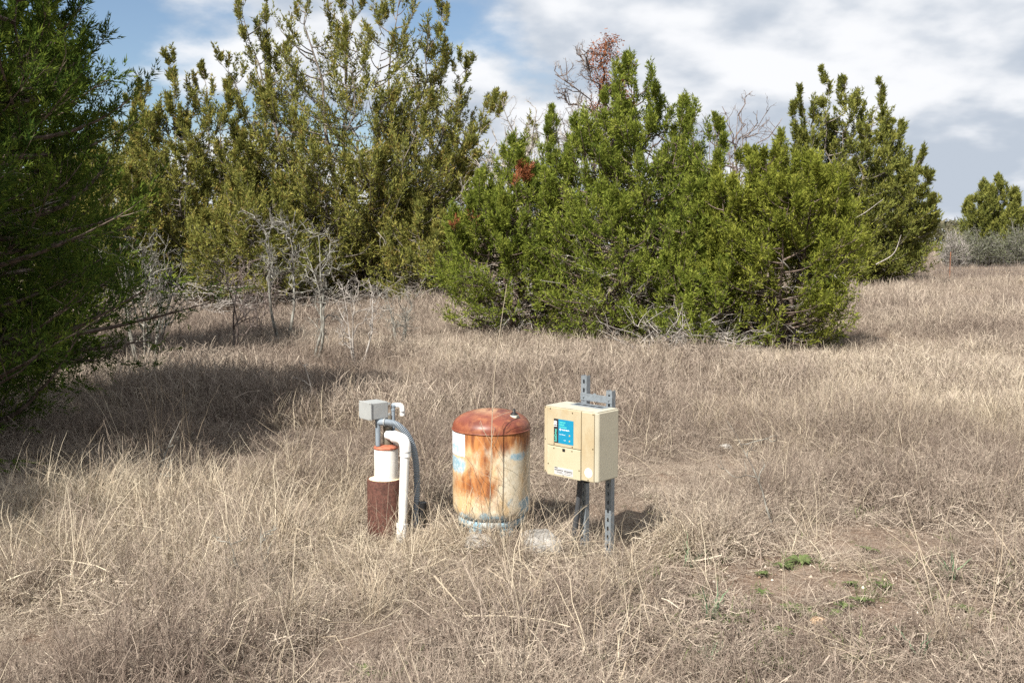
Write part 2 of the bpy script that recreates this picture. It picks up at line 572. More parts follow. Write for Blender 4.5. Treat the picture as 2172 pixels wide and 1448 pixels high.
    sl = plume * rng.uniform(0.5, 1.25, NS) * (0.65 + 0.5 * np.clip(L[li] / lmax, 0, 1)) * (0.22 + 0.78 * (1 - tt) ** 0.5)
    inner = (sb[:, 2] < 0.36 * H) * np.clip(1.1 - np.hypot(sb[:, 0], sb[:, 1]) / (Rad * 0.85), 0, 1)
    keep = rng.random(NS) > np.clip(gap + lowgap * inner * 2.0, 0, 0.9)
    sb, sd, sl, tt = sb[keep], sd[keep], sl[keep], tt[keep]; NS = len(sb)
    up2 = np.array([0, 0, 1.0]) * (upright * 0.5)
    PL = bez(sb, sb + sd * (sl * 0.5)[:, None], sb + nrm(sd + up2) * sl[:, None], 4)
    PL[..., 2] = np.maximum(PL[..., 2], 0.10)
    ribbons(mb, PL, np.full((NS, 1), 0.005) * (1 - 0.8 * np.linspace(0, 1, 4))[None], nrm(np.cross(sd, rng.normal(size=sd.shape))), 0.5)
    tag(mb.build('limbs', M[bark], root), kind='stuff')
    # dead twigs inside and under the crown
    if dead:
        mb = MB()
        k = rng.integers(0, S, dead); td = rng.uniform(0.05, 0.6, dead)
        db, _ = at_path(SP[k], td)
        az = rng.uniform(0, 2 * np.pi, dead); Ld = rng.uniform(0.25, 0.75, dead) * lmax
        de = db + np.stack([np.cos(az), np.sin(az), rng.uniform(-0.35, 0.35, dead)], 1) * Ld[:, None]
        dm = (db + de) / 2 + rng.normal(0, 0.12, (dead, 3)) * Ld[:, None]
        DP = bez(db, dm, de, 6); DP += rng.normal(0, 0.012, DP.shape)
        DP[..., 2] = np.maximum(DP[..., 2], 0.05)
        tubes(mb, DP, (0.004 + 0.007 * Ld)[:, None] * (1 - 0.85 * np.linspace(0, 1, 6))[None], 4)
        f = np.repeat(np.arange(dead), 5)
        fb, ft = at_path(DP[f], rng.uniform(0.3, 1, len(f)))
        fe = fb + nrm(ft + rng.normal(0, 0.7, (len(f), 3))) * rng.uniform(0.12, 0.4, (len(f), 1)) * lmax * 0.6
        FP = bez(fb, (fb + fe) / 2 + rng.normal(0, 0.03, fb.shape), fe, 4)
        FP[..., 2] = np.maximum(FP[..., 2], 0.04)
        ribbons(mb, FP, np.full((len(f), 1), 0.006) * (1 - 0.7 * np.linspace(0, 1, 4))[None], nrm(rng.normal(size=fb.shape)), 0.5)
        tag(mb.build('dead_twigs', M['deadwood'], root), kind='stuff')
    # foliage: every twig carries small sprays, every spray its leaves
    ptint = np.clip(rng.normal(0.5, 0.17, NS), 0, 1)
    nsp = 5
    q = np.repeat(np.arange(NS), nsp)
    us = np.tile((np.arange(nsp) + 0.6) / nsp, NS) + rng.normal(0, 0.06, len(q))
    qb, qt = at_path(PL[q], np.clip(us, 0.05, 1))
    qd = nrm(qt * 0.75 + nrm(rng.normal(size=qb.shape)) * (0.85 - 0.35 * us)[:, None] + np.array([0, 0, upright * 0.45]))
    ql = plume * rng.uniform(0.28, 0.65, len(q)) * (0.30 + 0.70 * (1 - tt[q]) ** 0.5)
    nl = max(4, nleaf // nsp)
    w_ = np.repeat(np.arange(len(q)), nl)
    n = q[w_]
    u = rng.uniform(0.0, 1.0, len(w_))
    rad = nrm(np.cross(qd[w_], nrm(rng.normal(size=(len(w_), 3)))))
    c = qb[w_] + qd[w_] * (ql[w_] * u)[:, None] + rad * (plume_w * 0.42 * (1.05 - u) * np.sqrt(rng.random(len(w_))))[:, None]
    d = nrm(qd[w_] * (0.7 + 0.9 * u)[:, None] + rad * (0.9 - 0.5 * u)[:, None] + rng.normal(0, 0.28, c.shape))
    ln = leaf_len * rng.uniform(0.6, 1.35, len(n)); wd = leaf_w * rng.uniform(0.7, 1.3, len(n))
    tint = np.clip(ptint[n] + rng.normal(0, 0.16, len(n)) + (u - 0.5) * 0.25, 0, 1)
    sel = np.zeros(NS, bool)
    for (qx, qy, qz, qr) in rust:
        sel |= np.linalg.norm(PL[:, 2] - np.array([qx, qy, qz]), axis=1) < qr
    if sel.any():
        k = sel[n]
        mb = MB(); leaves(mb, c[k], d[k], ln[k], wd[k], tint[k], rng)
        tag(mb.build('dead_foliage', M['leaf_rust'], root), 'rust brown dead sprig', kind='stuff')
        k = ~k; c, d, ln, wd, tint = c[k], d[k], ln[k], wd[k], tint[k]
    mb = MB()
    leaves(mb, c, d, ln, wd, tint, rng)
    tag(mb.build('crown', M[leaf], root), kind='stuff')
    return root


def bare_tree(name, label, loc, H, Rad, seed, mat='lichen', stems=2, depth=3, kids=6, r0=0.02, cat='tree', group=None, lean=(0, 0), twist=0.18, parent_stub=None, rust=0, z0=0.25):
    """leafless crooked tree or shrub: trunk + limbs + twigs"""
    rng = np.random.default_rng(seed)
    root = empty(name, (loc[0], loc[1], gz(loc[0], loc[1])))
    tag(root, label, cat, group)
    a = rng.uniform(0, 6.28) + np.arange(stems) * 2 * np.pi / max(stems, 1)
    p0 = np.stack([0.04 * np.cos(a), 0.04 * np.sin(a), np.full(stems, -0.08)], 1)
    tp = np.stack([lean[0] + Rad * 0.45 * np.cos(a), lean[1] + Rad * 0.45 * np.sin(a), H * rng.uniform(0.82, 1.0, stems)], 1)
    p1 = (p0 + tp) / 2 + rng.normal(0, 0.1 * H, (stems, 3)) * np.array([1, 1, 0.1])
    P = bez(p0, p1, tp, 10)
    P[:, 1:] += np.cumsum(rng.normal(0, 0.012 * H, (stems, 9, 3)), 1) * np.array([1, 1, 0.2]) * twist * 4
    rad = r0 * (1 - 0.85 * np.linspace(0, 1, 10))
    mb = MB(); tubes(mb, P, np.repeat(rad[None], stems, 0), 7)
    mb.build('trunk', M[mat], root, True)
    cur = P; cl = np.full(stems, H); cr = np.full(stems, r0)
    mbs = MB(); ends = []
    for lv in range(depth):
        n = np.repeat(np.arange(len(cur)), kids if lv == 0 else max(kids - 1 - lv, 3))
        t = rng.uniform(z0 if lv == 0 else 0.2, 1.0, len(n))
        b, tg = at_path(cur[n], t)
        d = nrm(tg * 0.55 + nrm(rng.normal(size=b.shape)) * 0.95 + np.array([0, 0, 0.28]))
        L = cl[n] * rng.uniform(0.22, 0.5, len(n)) * (1.15 - 0.5 * t)
        lim = Rad * 1.25
        e = b + d * L[:, None]
        rr = np.hypot(e[:, 0] - lean[0] * 0.6, e[:, 1] - lean[1] * 0.6); f = np.minimum(1, lim / np.maximum(rr, 1e-6))
        e[:, :2] *= f[:, None]
        e[:, 2] = np.clip(e[:, 2], 0.05, H * 1.08)
        m_ = (b + e) / 2 + rng.normal(0, twist, b.shape) * L[:, None]
        Q = bez(b, m_, e, 6); Q[:, 1:-1] += rng.normal(0, 0.05, (len(n), 4, 3)) * L[:, None, None]
        r = np.maximum(cr[n] * (0.52 - 0.1 * t), 0.0022)
        if lv < 2:
            tubes(mbs, Q, r[:, None] * (1 - 0.6 * np.linspace(0, 1, 6))[None], 4)
        else:
            ribbons(mbs, Q, r[:, None] * (1 - 0.6 * np.linspace(0, 1, 6))[None], nrm(rng.normal(size=b.shape)), 0.5)
        cur, cl, cr = Q, L, r
        ends.append(Q)
    tag(mbs.build('branches', M[mat], root), kind='stuff')
    if rust:
        E = ends[-1][:, -1]
        sel = E[(E[:, 2] > H * 0.78) & (E[:, 0] > 0.0)]
        n = rng.integers(0, len(sel), rust)
        cc = sel[n] + rng.normal(0, 0.06, (rust, 3))
        mb = MB()
        leaves(mb, cc, nrm(rng.normal(size=cc.shape) + [0, 0, 0.4]), rng.uniform(0.05, 0.1, rust), rng.uniform(0.008, 0.016, rust), rng.random(rust), rng)
        mb.build('dead_foliage', M['leaf_rust'], root)
    return root


# near cedar on the left, and the neighbour beyond the frame that shades it
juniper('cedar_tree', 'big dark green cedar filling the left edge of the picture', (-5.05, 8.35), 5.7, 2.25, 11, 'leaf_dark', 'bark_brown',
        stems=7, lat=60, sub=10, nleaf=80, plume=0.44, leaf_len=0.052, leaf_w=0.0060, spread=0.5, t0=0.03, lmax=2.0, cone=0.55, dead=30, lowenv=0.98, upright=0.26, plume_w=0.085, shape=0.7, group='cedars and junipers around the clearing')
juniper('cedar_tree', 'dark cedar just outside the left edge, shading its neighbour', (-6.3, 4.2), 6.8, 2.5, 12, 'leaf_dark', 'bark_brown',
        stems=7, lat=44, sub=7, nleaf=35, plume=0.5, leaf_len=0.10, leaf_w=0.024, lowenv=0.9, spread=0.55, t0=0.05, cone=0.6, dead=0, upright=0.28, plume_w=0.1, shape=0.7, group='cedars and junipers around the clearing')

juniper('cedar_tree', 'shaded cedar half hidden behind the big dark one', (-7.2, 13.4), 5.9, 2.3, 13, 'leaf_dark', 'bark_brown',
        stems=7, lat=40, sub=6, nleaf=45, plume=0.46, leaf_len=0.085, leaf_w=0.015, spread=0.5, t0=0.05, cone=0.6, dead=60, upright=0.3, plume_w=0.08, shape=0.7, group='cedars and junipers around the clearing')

# olive junipers, left of centre
juniper('juniper_tree', 'tallest olive green juniper with many pointed spires left of centre', (-4.6, 30.0), 9.6, 4.0, 21, 'leaf_olive',
        lat=36, sub=7, nleaf=35, inner0=0.3, plume=0.58, leaf_len=0.092, leaf_w=0.0165, t0=0.06, lmax=2.4, dead=300, upright=0.5, plume_w=0.085, shape=0.5, spires=1, lowgap=0.0, fan=0.5, lowenv=0.8,
        tops=[(-3.3, 0.3, 9.2), (-1.6, -0.6, 9.6), (-0.3, 0.8, 9.9), (1.4, -0.5, 9.6), (2.6, 0.4, 8.7), (3.6, 0.3, 7.3), (-3.9, -0.6, 7.0), (0.1, -1.8, 7.4), (4.2, -0.2, 5.9), (-2.2, -2.0, 5.8), (2.2, -1.9, 5.6), (-1.0, -2.5, 4.2), (0.9, -2.6, 3.9), (3.4, -1.6, 4.4), (-3.6, -1.8, 4.2)],
        group='cedars and junipers around the clearing', gap=0.05)
juniper('juniper_tree', 'smaller olive juniper left of the tallest one, behind the dark cedar', (-9.0, 28.5), 7.0, 2.4, 22, 'leaf_olive',
        lat=30, sub=8, nleaf=40, inner0=0.3, plume=0.54, leaf_len=0.092, leaf_w=0.0165, t0=0.06, lmax=1.8, dead=160, upright=0.5, plume_w=0.085, spires=1, lowgap=0.0, fan=0.5, lowenv=0.8,
        tops=[(-0.7, 0, 7.0), (0.2, 0.5, 6.7), (1.0, -0.3, 6.0), (-1.7, -0.2, 5.7), (1.8, 0.2, 4.4), (0.3, -1.4, 4.2)],
        group='cedars and junipers around the clearing', gap=0.15)
juniper('juniper_tree', 'low spreading olive juniper at the foot of the tallest one', (-6.9, 26.6), 3.5, 2.2, 23, 'leaf_olive',
        stems=7, lat=28, sub=6, nleaf=44, plume=0.55, leaf_len=0.088, leaf_w=0.0155, t0=0.15, dead=120, upright=0.35, plume_w=0.11,
        group='cedars and junipers around the clearing', gap=0.2)
juniper('juniper_tree', 'low olive juniper between the tallest one and the bright cedars', (-2.4, 27.5), 2.9, 1.7, 24, 'leaf_olive',
        stems=6, lat=26, sub=6, nleaf=44, plume=0.5, leaf_len=0.088, leaf_w=0.0155, t0=0.1, dead=80, upright=0.35, plume_w=0.11,
        group='cedars and junipers around the clearing', gap=0.2)
juniper('juniper_tree', 'olive juniper far left seen past the dark cedar', (-13.0, 33.0), 6.0, 3.0, 25, 'leaf_olive',
        stems=8, lat=28, sub=5, nleaf=40, plume=0.6, leaf_len=0.13, leaf_w=0.02, t0=0.1, dead=60, upright=0.6, plume_w=0.13,
        group='cedars and junipers around the clearing', gap=0.1)

juniper('juniper_tree', 'bushy olive juniper between the dark cedar and the smaller olive one', (-10.9, 26.2), 4.6, 2.0, 26, 'leaf_olive',
        stems=8, lat=30, sub=6, nleaf=45, plume=0.54, leaf_len=0.088, leaf_w=0.0155, t0=0.06, dead=120, upright=0.45, plume_w=0.1, spread=0.7, cone=0.5,
        group='cedars and junipers around the clearing')

# bright green cedars, right of centre
juniper('cedar_tree', 'bright green cedar with the tallest feathery point right of centre', (2.05, 17.2), 4.95, 1.9, 31, 'leaf_green', 'bark_brown',
        lat=52, sub=7, nleaf=55, inner0=0.25, plume=0.42, leaf_len=0.058, leaf_w=0.0090, t0=0.04, lmax=1.5, dead=260, upright=0.46, plume_w=0.11, lowgap=0.55, shape=0.9,
        tops=[(-0.05, 0, 4.78), (0.35, 0.3, 4.30), (0.85, 0.1, 4.05), (-0.4, -0.2, 4.15), (-0.85, -0.1, 3.75), (0.2, -0.7, 3.7), (1.35, -0.2, 3.75), (-1.3, 0.2, 3.1), (-0.5, -1.1, 2.5), (0.95, -1.0, 2.6)],
        group='cedars and junipers around the clearing')
juniper('cedar_tree', 'yellow green rounded cedar nearest the open field on the right', (4.25, 16.4), 3.45, 1.75, 32, 'leaf_yellow', 'bark_brown',
        stems=13, lat=34, sub=8, nleaf=55, inner0=0.28, plume=0.42, leaf_len=0.058, leaf_w=0.0090, spread=0.72, t0=0.05, lmax=1.2, cone=0.42, dead=200, upright=0.40, plume_w=0.11, lowgap=0.5,
        group='cedars and junipers around the clearing', shape=0.7)
juniper('cedar_tree', 'lower bright green cedar between the olive junipers and the pointed cedar', (0.05, 18.2), 3.6, 1.65, 33, 'leaf_green', 'bark_brown',
        stems=9, lat=38, sub=8, nleaf=55, inner0=0.28, plume=0.42, leaf_len=0.058, leaf_w=0.0090, spread=0.66, t0=0.05, lmax=1.25, cone=0.72, dead=180, upright=0.44, rust=((-0.98, -0.7, 2.15, 0.28), (0.1, -0.7, 2.95, 0.22)), plume_w=0.06, lowgap=0.6,
        group='cedars and junipers around the clearing')
juniper('cedar_tree', 'slim green cedar peeking over the gap between the two big bright cedars', (3.3, 19.2), 4.1, 1.3, 34, 'leaf_green', 'bark_brown',
        stems=4, lat=34, sub=6, nleaf=56, plume=0.46, leaf_len=0.08, leaf_w=0.009, spread=0.5, t0=0.1, cone=0.7, dead=30, upright=0.7, plume_w=0.06,
        group='cedars and junipers around the clearing', gap=0.15)
juniper('cedar_tree', 'small dark cedar tip beside the bare grey branches behind the bright cedars', (0.85, 21.5), 4.7, 0.95, 35, 'leaf_green', 'bark_brown',
        stems=3, lat=26, sub=5, nleaf=56, plume=0.42, leaf_len=0.08, leaf_w=0.009, spread=0.5, t0=0.35, cone=0.6, dead=30, upright=0.6, plume_w=0.085,
        group='cedars and junipers around the clearing', gap=0.3)
juniper('cedar_tree', 'low green cedar boughs in front of the pointed cedar', (2.9, 15.9), 1.7, 1.15, 36, 'leaf_green', 'bark_brown',
        stems=5, lat=22, sub=5, nleaf=50, plume=0.36, leaf_len=0.07, leaf_w=0.0085, spread=0.7, t0=0.1, cone=0.5, dead=130, upright=0.3, plume_w=0.075,
        group='cedars and junipers around the clearing', gap=0.45)

# right hand junipers
rj = juniper('juniper_tree', 'tall olive juniper on the right behind the yellow green cedar', (13.6, 40.5), 8.5, 3.5, 41, 'leaf_mid',
        lat=32, sub=8, nleaf=35, inner0=0.3, plume=0.62, leaf_len=0.12, leaf_w=0.022, t0=0.04, lmax=2.2, dead=140, upright=0.46, plume_w=0.10, spires=1, lowgap=0.0, fan=0.55, lowenv=0.85,
        tops=[(-1.2, 0, 8.5), (-0.1, 0.5, 8.3), (1.0, -0.3, 8.0), (-2.3, 0.2, 7.2), (2.0, 0.3, 6.7), (2.7, -0.2, 5.2), (-2.8, -0.6, 5.0), (0, -1.8, 6.0), (1.7, -1.6, 4.6), (2.9, -0.9, 3.4), (-1.5, -1.7, 4.4)],
        group='cedars and junipers around the clearing', gap=0.08)
juniper('juniper_tree', 'distant olive juniper at the far right edge', (32.3, 67.0), 6.4, 3.1, 42, 'leaf_mid',
        stems=12, lat=28, sub=5, nleaf=34, plume=0.7, leaf_len=0.19, leaf_w=0.03, t0=0.12, lmax=1.4, dead=30, upright=0.7, plume_w=0.11, spread=0.7, cone=0.5,
        group='cedars and junipers around the clearing')

# bare and dead trees
bare_tree('dead_tree', 'dead tree with rust red needles at its top behind the pointed cedar', (1.75, 23.0), 6.1, 0.75, 51, 'darktwig', stems=1, kids=16, r0=0.06, rust=3000, z0=0.45)
bare_tree('dead_tree', 'bare pale grey tree between the olive junipers and the pointed cedar', (0.55, 22.3), 4.7, 1.5, 52, 'deadwood', stems=3, kids=12, r0=0.05)
bare_tree('bare_tree', 'pale leafless tree showing above the yellow green cedar', (6.6, 31.0), 5.9, 1.4, 53, 'darktwig', stems=5, depth=4, kids=7, r0=0.05)
G_SAP = 'bare saplings in the clearing'
bare_tree('bare_sapling', 'leafless two-stemmed sapling with grey lichen twigs, taller of the pair', (-3.92, 16.9), 2.35, 0.75, 54, 'lichen', stems=2, depth=4, kids=9, r0=0.032, group=G_SAP, z0=0.4)
bare_tree('bare_sapling', 'leafless lichen-grey sapling just right of the two-stemmed one', (-3.0, 15.0), 1.95, 0.6, 55, 'lichen', stems=2, depth=4, kids=8, r0=0.026, group=G_SAP, z0=0.3)
bare_tree('bare_sapling', 'small pale bare sapling above the grey junction box', (-2.3, 14.6), 1.25, 0.5, 56, 'deadwood', stems=3, depth=3, kids=7, r0=0.018, group=G_SAP)
bare_tree('bare_shrub', 'dark crooked bare shrub at the edge of the shade', (-4.35, 15.6), 1.5, 0.7, 57, 'darktwig', stems=2, depth=3, kids=7, r0=0.022, cat='shrub', group=G_SAP)
bare_tree('bare_shrub', 'dense grey bare shrub against the dark cedar', (-5.05, 13.6), 1.9, 0.8, 58, 'lichen', stems=5, depth=4, kids=7, r0=0.02, cat='shrub', group=G_SAP)
bare_tree('bare_shrub', 'low pale twiggy shrub right of the lichen saplings', (-1.9, 16.6), 0.95, 0.7, 63, 'lichen', stems=5, depth=3, kids=8, r0=0.014, cat='shrub', group=G_SAP)
bare_tree('bare_shrub', 'low dark thorny shrub behind the lichen saplings', (-4.9, 18.8), 1.15, 0.9, 64, 'darktwig', stems=5, depth=3, kids=8, r0=0.016, cat='shrub', group=G_SAP)
bare_tree('bare_shrub', 'grey thorny shrub in the shade behind the dark cedar', (-6.1, 17.0), 1.5, 1.0, 65, 'lichen', stems=6, depth=4, kids=7, r0=0.02, cat='shrub', group=G_SAP)
bare_tree('bare_sapling', 'short dead stub with bleached twigs in the shadow edge', (-2.1, 10.4), 0.55, 0.22, 59, 'deadwood', stems=1, depth=3, kids=6, r0=0.012, group=G_SAP)
bare_tree('bare_sapling', 'thin pale sapling bending left in the open right field', (1.66, 6.0), 0.82, 0.25, 60, 'lichen', stems=1, depth=2, kids=4, r0=0.008, group=G_SAP, lean=(-0.28, 0.05), z0=0.45)
bare_tree('dead_branch', 'lichen-spotted dead branch sticking out of the straw left of the well', (-2.62, 7.0), 0.52, 0.35, 61, 'lichen', stems=1, depth=2, kids=5, r0=0.012, cat='branch', lean=(0.3, 0.1))
bare_tree('dead_branch', 'forked pale twig in the foreground weeds left of the well', (-1.28, 5.0), 0.34, 0.2, 62, 'lichen', stems=2, depth=2, kids=5, r0=0.008, cat='branch', lean=(-0.1, 0))


def brush(name, label, loc, W_, H_, n, seed, mat='deadwood', D_=1.0):
    rng = np.random.default_rng(seed)
    mb = MB()
    b = np.stack([rng.uniform(-W_, W_, n), rng.uniform(-D_, D_, n), rng.uniform(0, H_ * 0.5, n)], 1)
    d = nrm(np.stack([rng.normal(0, 1, n), rng.normal(0, 1, n), rng.normal(0.25, 0.5, n)], 1))
    L = rng.uniform(0.4, 1.3, n)
    e = b + d * L[:, None]; e[:, 2] = np.clip(e[:, 2], 0.03, H_)
    Q = bez(b, (b + e) / 2 + rng.normal(0, 0.12, b.shape), e, 6); Q += rng.normal(0, 0.015, Q.shape)
    Q[..., 2] = np.maximum(Q[..., 2], 0.01)
    tubes(mb, Q, (0.006 + 0.010 * rng.random(n))[:, None] * (1 - 0.8 * np.linspace(0, 1, 6))[None], 4)
    f = np.repeat(np.arange(n), 4); fb, ft = at_path(Q[f], rng.uniform(0.2, 1, len(f)))
    fe = fb + nrm(ft + rng.normal(0, 0.7, fb.shape)) * rng.uniform(0.15, 0.5, (len(f), 1))
    fe[:, 2] = np.maximum(fe[:, 2], 0.02)
    tubes(mb, bez(fb, (fb + fe) / 2 + rng.normal(0, 0.03, fb.shape), fe, 4), np.full((len(f), 1), 0.005) * (1 - 0.7 * np.linspace(0, 1, 4))[None], 3)
    o = mb.build(name, M[mat])
    o.location = (loc[0], loc[1], gz(*loc))
    tag(o, label, 'brush')
    return o


brush('brush_pile', 'tangle of bleached dead branches under the left olive junipers', (-8.3, 25.3), 2.0, 1.6, 150, 71)
brush('brush_pile', 'heap of white dead twigs at the foot of the bright green cedars', (2.75, 15.5), 0.75, 0.65, 90, 72, D_=0.35)
brush('brush_pile', 'dry grey branches lying under the tallest olive juniper', (-4.3, 26.6), 1.9, 1.0, 90, 73)


def shrub(name, label, loc, Rx, Ry, Hh, seed, n=9000, leaf='leaf_grey', twig='lichen', size=0.12, group=None, cat='shrub', kind=None):
    rng = np.random.default_rng(seed)
    root = empty(name, (loc[0], loc[1], gz(*loc)))
    tag(root, label, cat, group, kind)
    m = 170
    a = rng.uniform(0, 6.28, m); q = np.sqrt(rng.random(m))
    e = np.stack([Rx * q * np.cos(a), Ry * q * np.sin(a), Hh * np.sqrt(np.maximum(1 - q * q * 0.8, 0.05)) * rng.uniform(0.6, 1.02, m)], 1)
    b = e * np.array([0.25, 0.25, 0]) + rng.normal(0, 0.1, (m, 3)) * [1, 1, 0]
    Q = bez(b, (b + e) / 2 + rng.normal(0, 0.18, b.shape) + [0, 0, 0.2], e, 7)
    mb = MB(); tubes(mb, Q, np.full((m, 1), 0.022) * (1 - 0.85 * np.linspace(0, 1, 7))[None], 4)
    f = np.repeat(np.arange(m), 10); fb, ft = at_path(Q[f], rng.uniform(0.3, 1, len(f)))
    fe = fb + nrm(ft + rng.normal(0, 0.6, fb.shape)) * rng.uniform(0.25, 0.7, (len(f), 1))
    fe[:, 2] = np.maximum(fe[:, 2], 0.03)
    F = bez(fb, (fb + fe) / 2 + rng.normal(0, 0.05, fb.shape), fe, 4)
    ribbons(mb, F, np.full((len(f), 1), 0.012) * (1 - 0.7 * np.linspace(0, 1, 4))[None], nrm(rng.normal(size=fb.shape)), 0.5)
    mb.build('branches', M[twig], root)
    k = rng.integers(0, len(F), n); c, ct = at_path(F[k], rng.random(n))
    mb = MB()
    leaves(mb, c + rng.normal(0, 0.06, c.shape), nrm(ct + rng.normal(0, 0.7, c.shape)), size * rng.uniform(0.5, 1.3, n), size * 0.2 * rng.uniform(0.6, 1.4, n), rng.random(n), rng)
    mb.build('crown', M[leaf], root)
    return root


G_SH = 'grey thicket at the far right'
shrub('thicket_shrub', 'grey green twiggy shrub under the distant juniper, nearer the edge', (31.2, 61.0), 2.6, 2.0, 3.0, 81, group=G_SH)
shrub('thicket_shrub', 'grey twiggy shrub left of the one under the distant juniper', (28.6, 62.0), 2.0, 1.8, 2.6, 82, group=G_SH)
shrub('thicket_shrub', 'thin bare grey shrub with white stems beside the far field', (26.6, 60.0), 0.8, 0.8, 2.5, 83, n=1500, twig='deadwood', group=G_SH)
shrub('thicket_shrub', 'small green shrub far off beyond the wire fence', (28.5, 72.0), 1.3, 1.0, 1.5, 84, n=4500, leaf='leaf_mid', group=G_SH)

# distant treeline: a mass of low woods
rng = np.random.default_rng(91)
mb = MB()
n = 42000
xx = rng.uniform(-110, 150, n)
yy = rng.uniform(115, 150, n)
top = 2.6 + 2.6 * fbm(xx * 0.09, yy * 0.05, 77, 4) + 1.6 * vnoise(xx * 0.35, yy * 0.2, 78)
zz = top * np.sqrt(rng.random(n))
leaves(mb, np.stack([xx, yy, zz + ground_z(xx, yy)], 1), nrm(rng.normal(size=(n, 3)) + [0, 0, 0.5]), rng.uniform(0.4, 1.0, n), rng.uniform(0.1, 0.3, n), np.clip(0.5 + 0.8 * (fbm(xx * 0.12, yy * 0, 79, 3) - 0.5) + rng.normal(0, 0.2, n), 0, 1), rng)
o = mb.build('treeline', M['leaf_far'])
tag(o, 'low hazy line of woods along the horizon', 'treeline', None, 'stuff')

# ------------------------------------------------------------------ materials of the well equipment
def plain(name, col, rough=0.5, metal=0.0, var=0.12, scale=14, bump=0.1, spec=0.4, dirt=None, dirt_lo=0.58, dirt_hi=0.75):
    g = G(name)
    v = g.coord('Object'); n = g.noise(v, scale, 5, 0.6)
    a = tuple(max(0, c * (1 - var)) for c in col[:3]) + (1,); b = tuple(min(1, c * (1 + var)) for c in col[:3]) + (1,)
    c = g.mix(g.rng(n, 0.3, 0.7), a, b)
    if dirt:
        n2 = g.noise(g.coord('Object', (1, 1, 0.5), (3, 1, 2)), scale * 0.7, 6, 0.65)
        c = g.mix(g.rng(n2, dirt_lo, dirt_hi, 0, 0.75), c, dirt)
    return g.out(g.bsdf(c, rough, metal, bump=n, bump_s=bump, bump_d=0.003, spec=spec))


M['pvc'] = plain('white_pvc', c4(0.72, 0.72, 0.70), 0.4, var=0.04, dirt=c4(0.50, 0.45, 0.37), dirt_lo=0.66, dirt_hi=0.85)
M['pvc_cream'] = plain('weathered_white_casing', c4(0.68, 0.655, 0.61), 0.5, var=0.05, dirt=c4(0.50, 0.44, 0.36), dirt_lo=0.64, dirt_hi=0.8)
M['conduit'] = plain('grey_conduit', c4(0.20, 0.235, 0.27), 0.5, var=0.12)
M['box_grey'] = plain('light_grey_box_plastic', c4(0.31, 0.32, 0.315), 0.5, var=0.05, dirt=c4(0.36, 0.35, 0.32))
M['black_rubber'] = plain('black_rubber', c4(0.012, 0.012, 0.013), 0.55)
M['brass'] = plain('dull_bronze_valve', c4(0.19, 0.165, 0.125), 0.45, 0.4, 0.2)
M['seal'] = plain('rusty_orange_well_seal', c4(0.34, 0.115, 0.065), 0.7, var=0.3, scale=40)
M['foam'] = plain('cream_grout', c4(0.70, 0.58, 0.38), 0.85, var=0.12, scale=30, bump=0.4, dirt=c4(0.30, 0.24, 0.15))
M['galv'] = plain('galvanised_steel', c4(0.235, 0.265, 0.29), 0.5, 0.45, 0.14, 60, dirt=c4(0.24, 0.25, 0.26))
M['screw'] = plain('dark_screw', c4(0.12, 0.09, 0.05), 0.5, 0.5)
M['cable'] = plain('dark_grey_cable', c4(0.055, 0.058, 0.064), 0.5)
M['black_hole'] = plain('black_plastic', c4(0.01, 0.01, 0.01), 0.6)
g = G('rusted_steel_casing')
v = g.coord('Object'); n = g.noise(v, 60, 5, 0.7); n2 = g.noise(v, 9, 4)
c = g.mix(g.rng(n, 0.3, 0.7), c4(0.050, 0.024, 0.019), c4(0.125, 0.056, 0.042))
c = g.mix(g.rng(n2, 0.5, 0.75, 0, 0.5), c, c4(0.15, 0.075, 0.055))
M['rust_casing'] = g.out(g.bsdf(c, 0.85, bump=n, bump_s=0.5, bump_d=0.003, spec=0.2))

# aged cream controller plastic
def cream(name, base, stain, stain_amt, lichen_amt):
    g = G(name)
    v = g.coord('Object', (1, 1, 0.6)); n = g.noise(v, 7, 6, 0.62, 0.6); n2 = g.noise(g.coord('Object', (1, 1, 0.3)), 26, 5, 0.65); n3 = g.noise(v, 120, 3)
    c = g.mix(g.rng(n, 0.42, 0.72, 0, stain_amt), base, stain)
    c = g.mix(g.rng(n2, 0.55, 0.72, 0, lichen_amt), c, c4(0.34, 0.31, 0.24))
    n4 = g.noise(g.coord('Object', (1, 1, 0.12), (2, 3, 1)), 16, 4, 0.6)
    c = g.mix(g.rng(n4, 0.58, 0.78, 0, 0.2), c, c4(0.26, 0.215, 0.14))
    c = g.mix(g.rng(n3, 0.68, 0.78, 0, 0.45), c, c4(0.20, 0.165, 0.11))
    return g.out(g.bsdf(c, 0.55, bump=n3, bump_s=0.08, spec=0.3))


M['cream'] = cream('yellowed_cream_plastic', c4(0.40, 0.345, 0.235), c4(0.345, 0.265, 0.155), 0.8, 0.35)
M['cream_pale'] = cream('paler_cream_door', c4(0.43, 0.385, 0.27), c4(0.385, 0.33, 0.215), 0.5, 0.25)
M['cream_grey'] = cream('weathered_cream_casting', c4(0.42, 0.39, 0.30), c4(0.35, 0.32, 0.245), 0.7, 0.6)
M['cream_top'] = cream('lichen_grey_top', c4(0.46, 0.43, 0.34), c4(0.30, 0.285, 0.255), 0.8, 0.9)
M['ink_teal'] = plain('teal_print', c4(0.008, 0.20, 0.34), 0.45, var=0.04)
M['ink_dark'] = plain('charcoal_print', c4(0.03, 0.03, 0.035), 0.45)
M['ink_white'] = plain('white_print', c4(0.80, 0.82, 0.82), 0.5, var=0.02)
M['ink_mint'] = plain('mint_print', c4(0.10, 0.55, 0.45), 0.5, var=0.02)
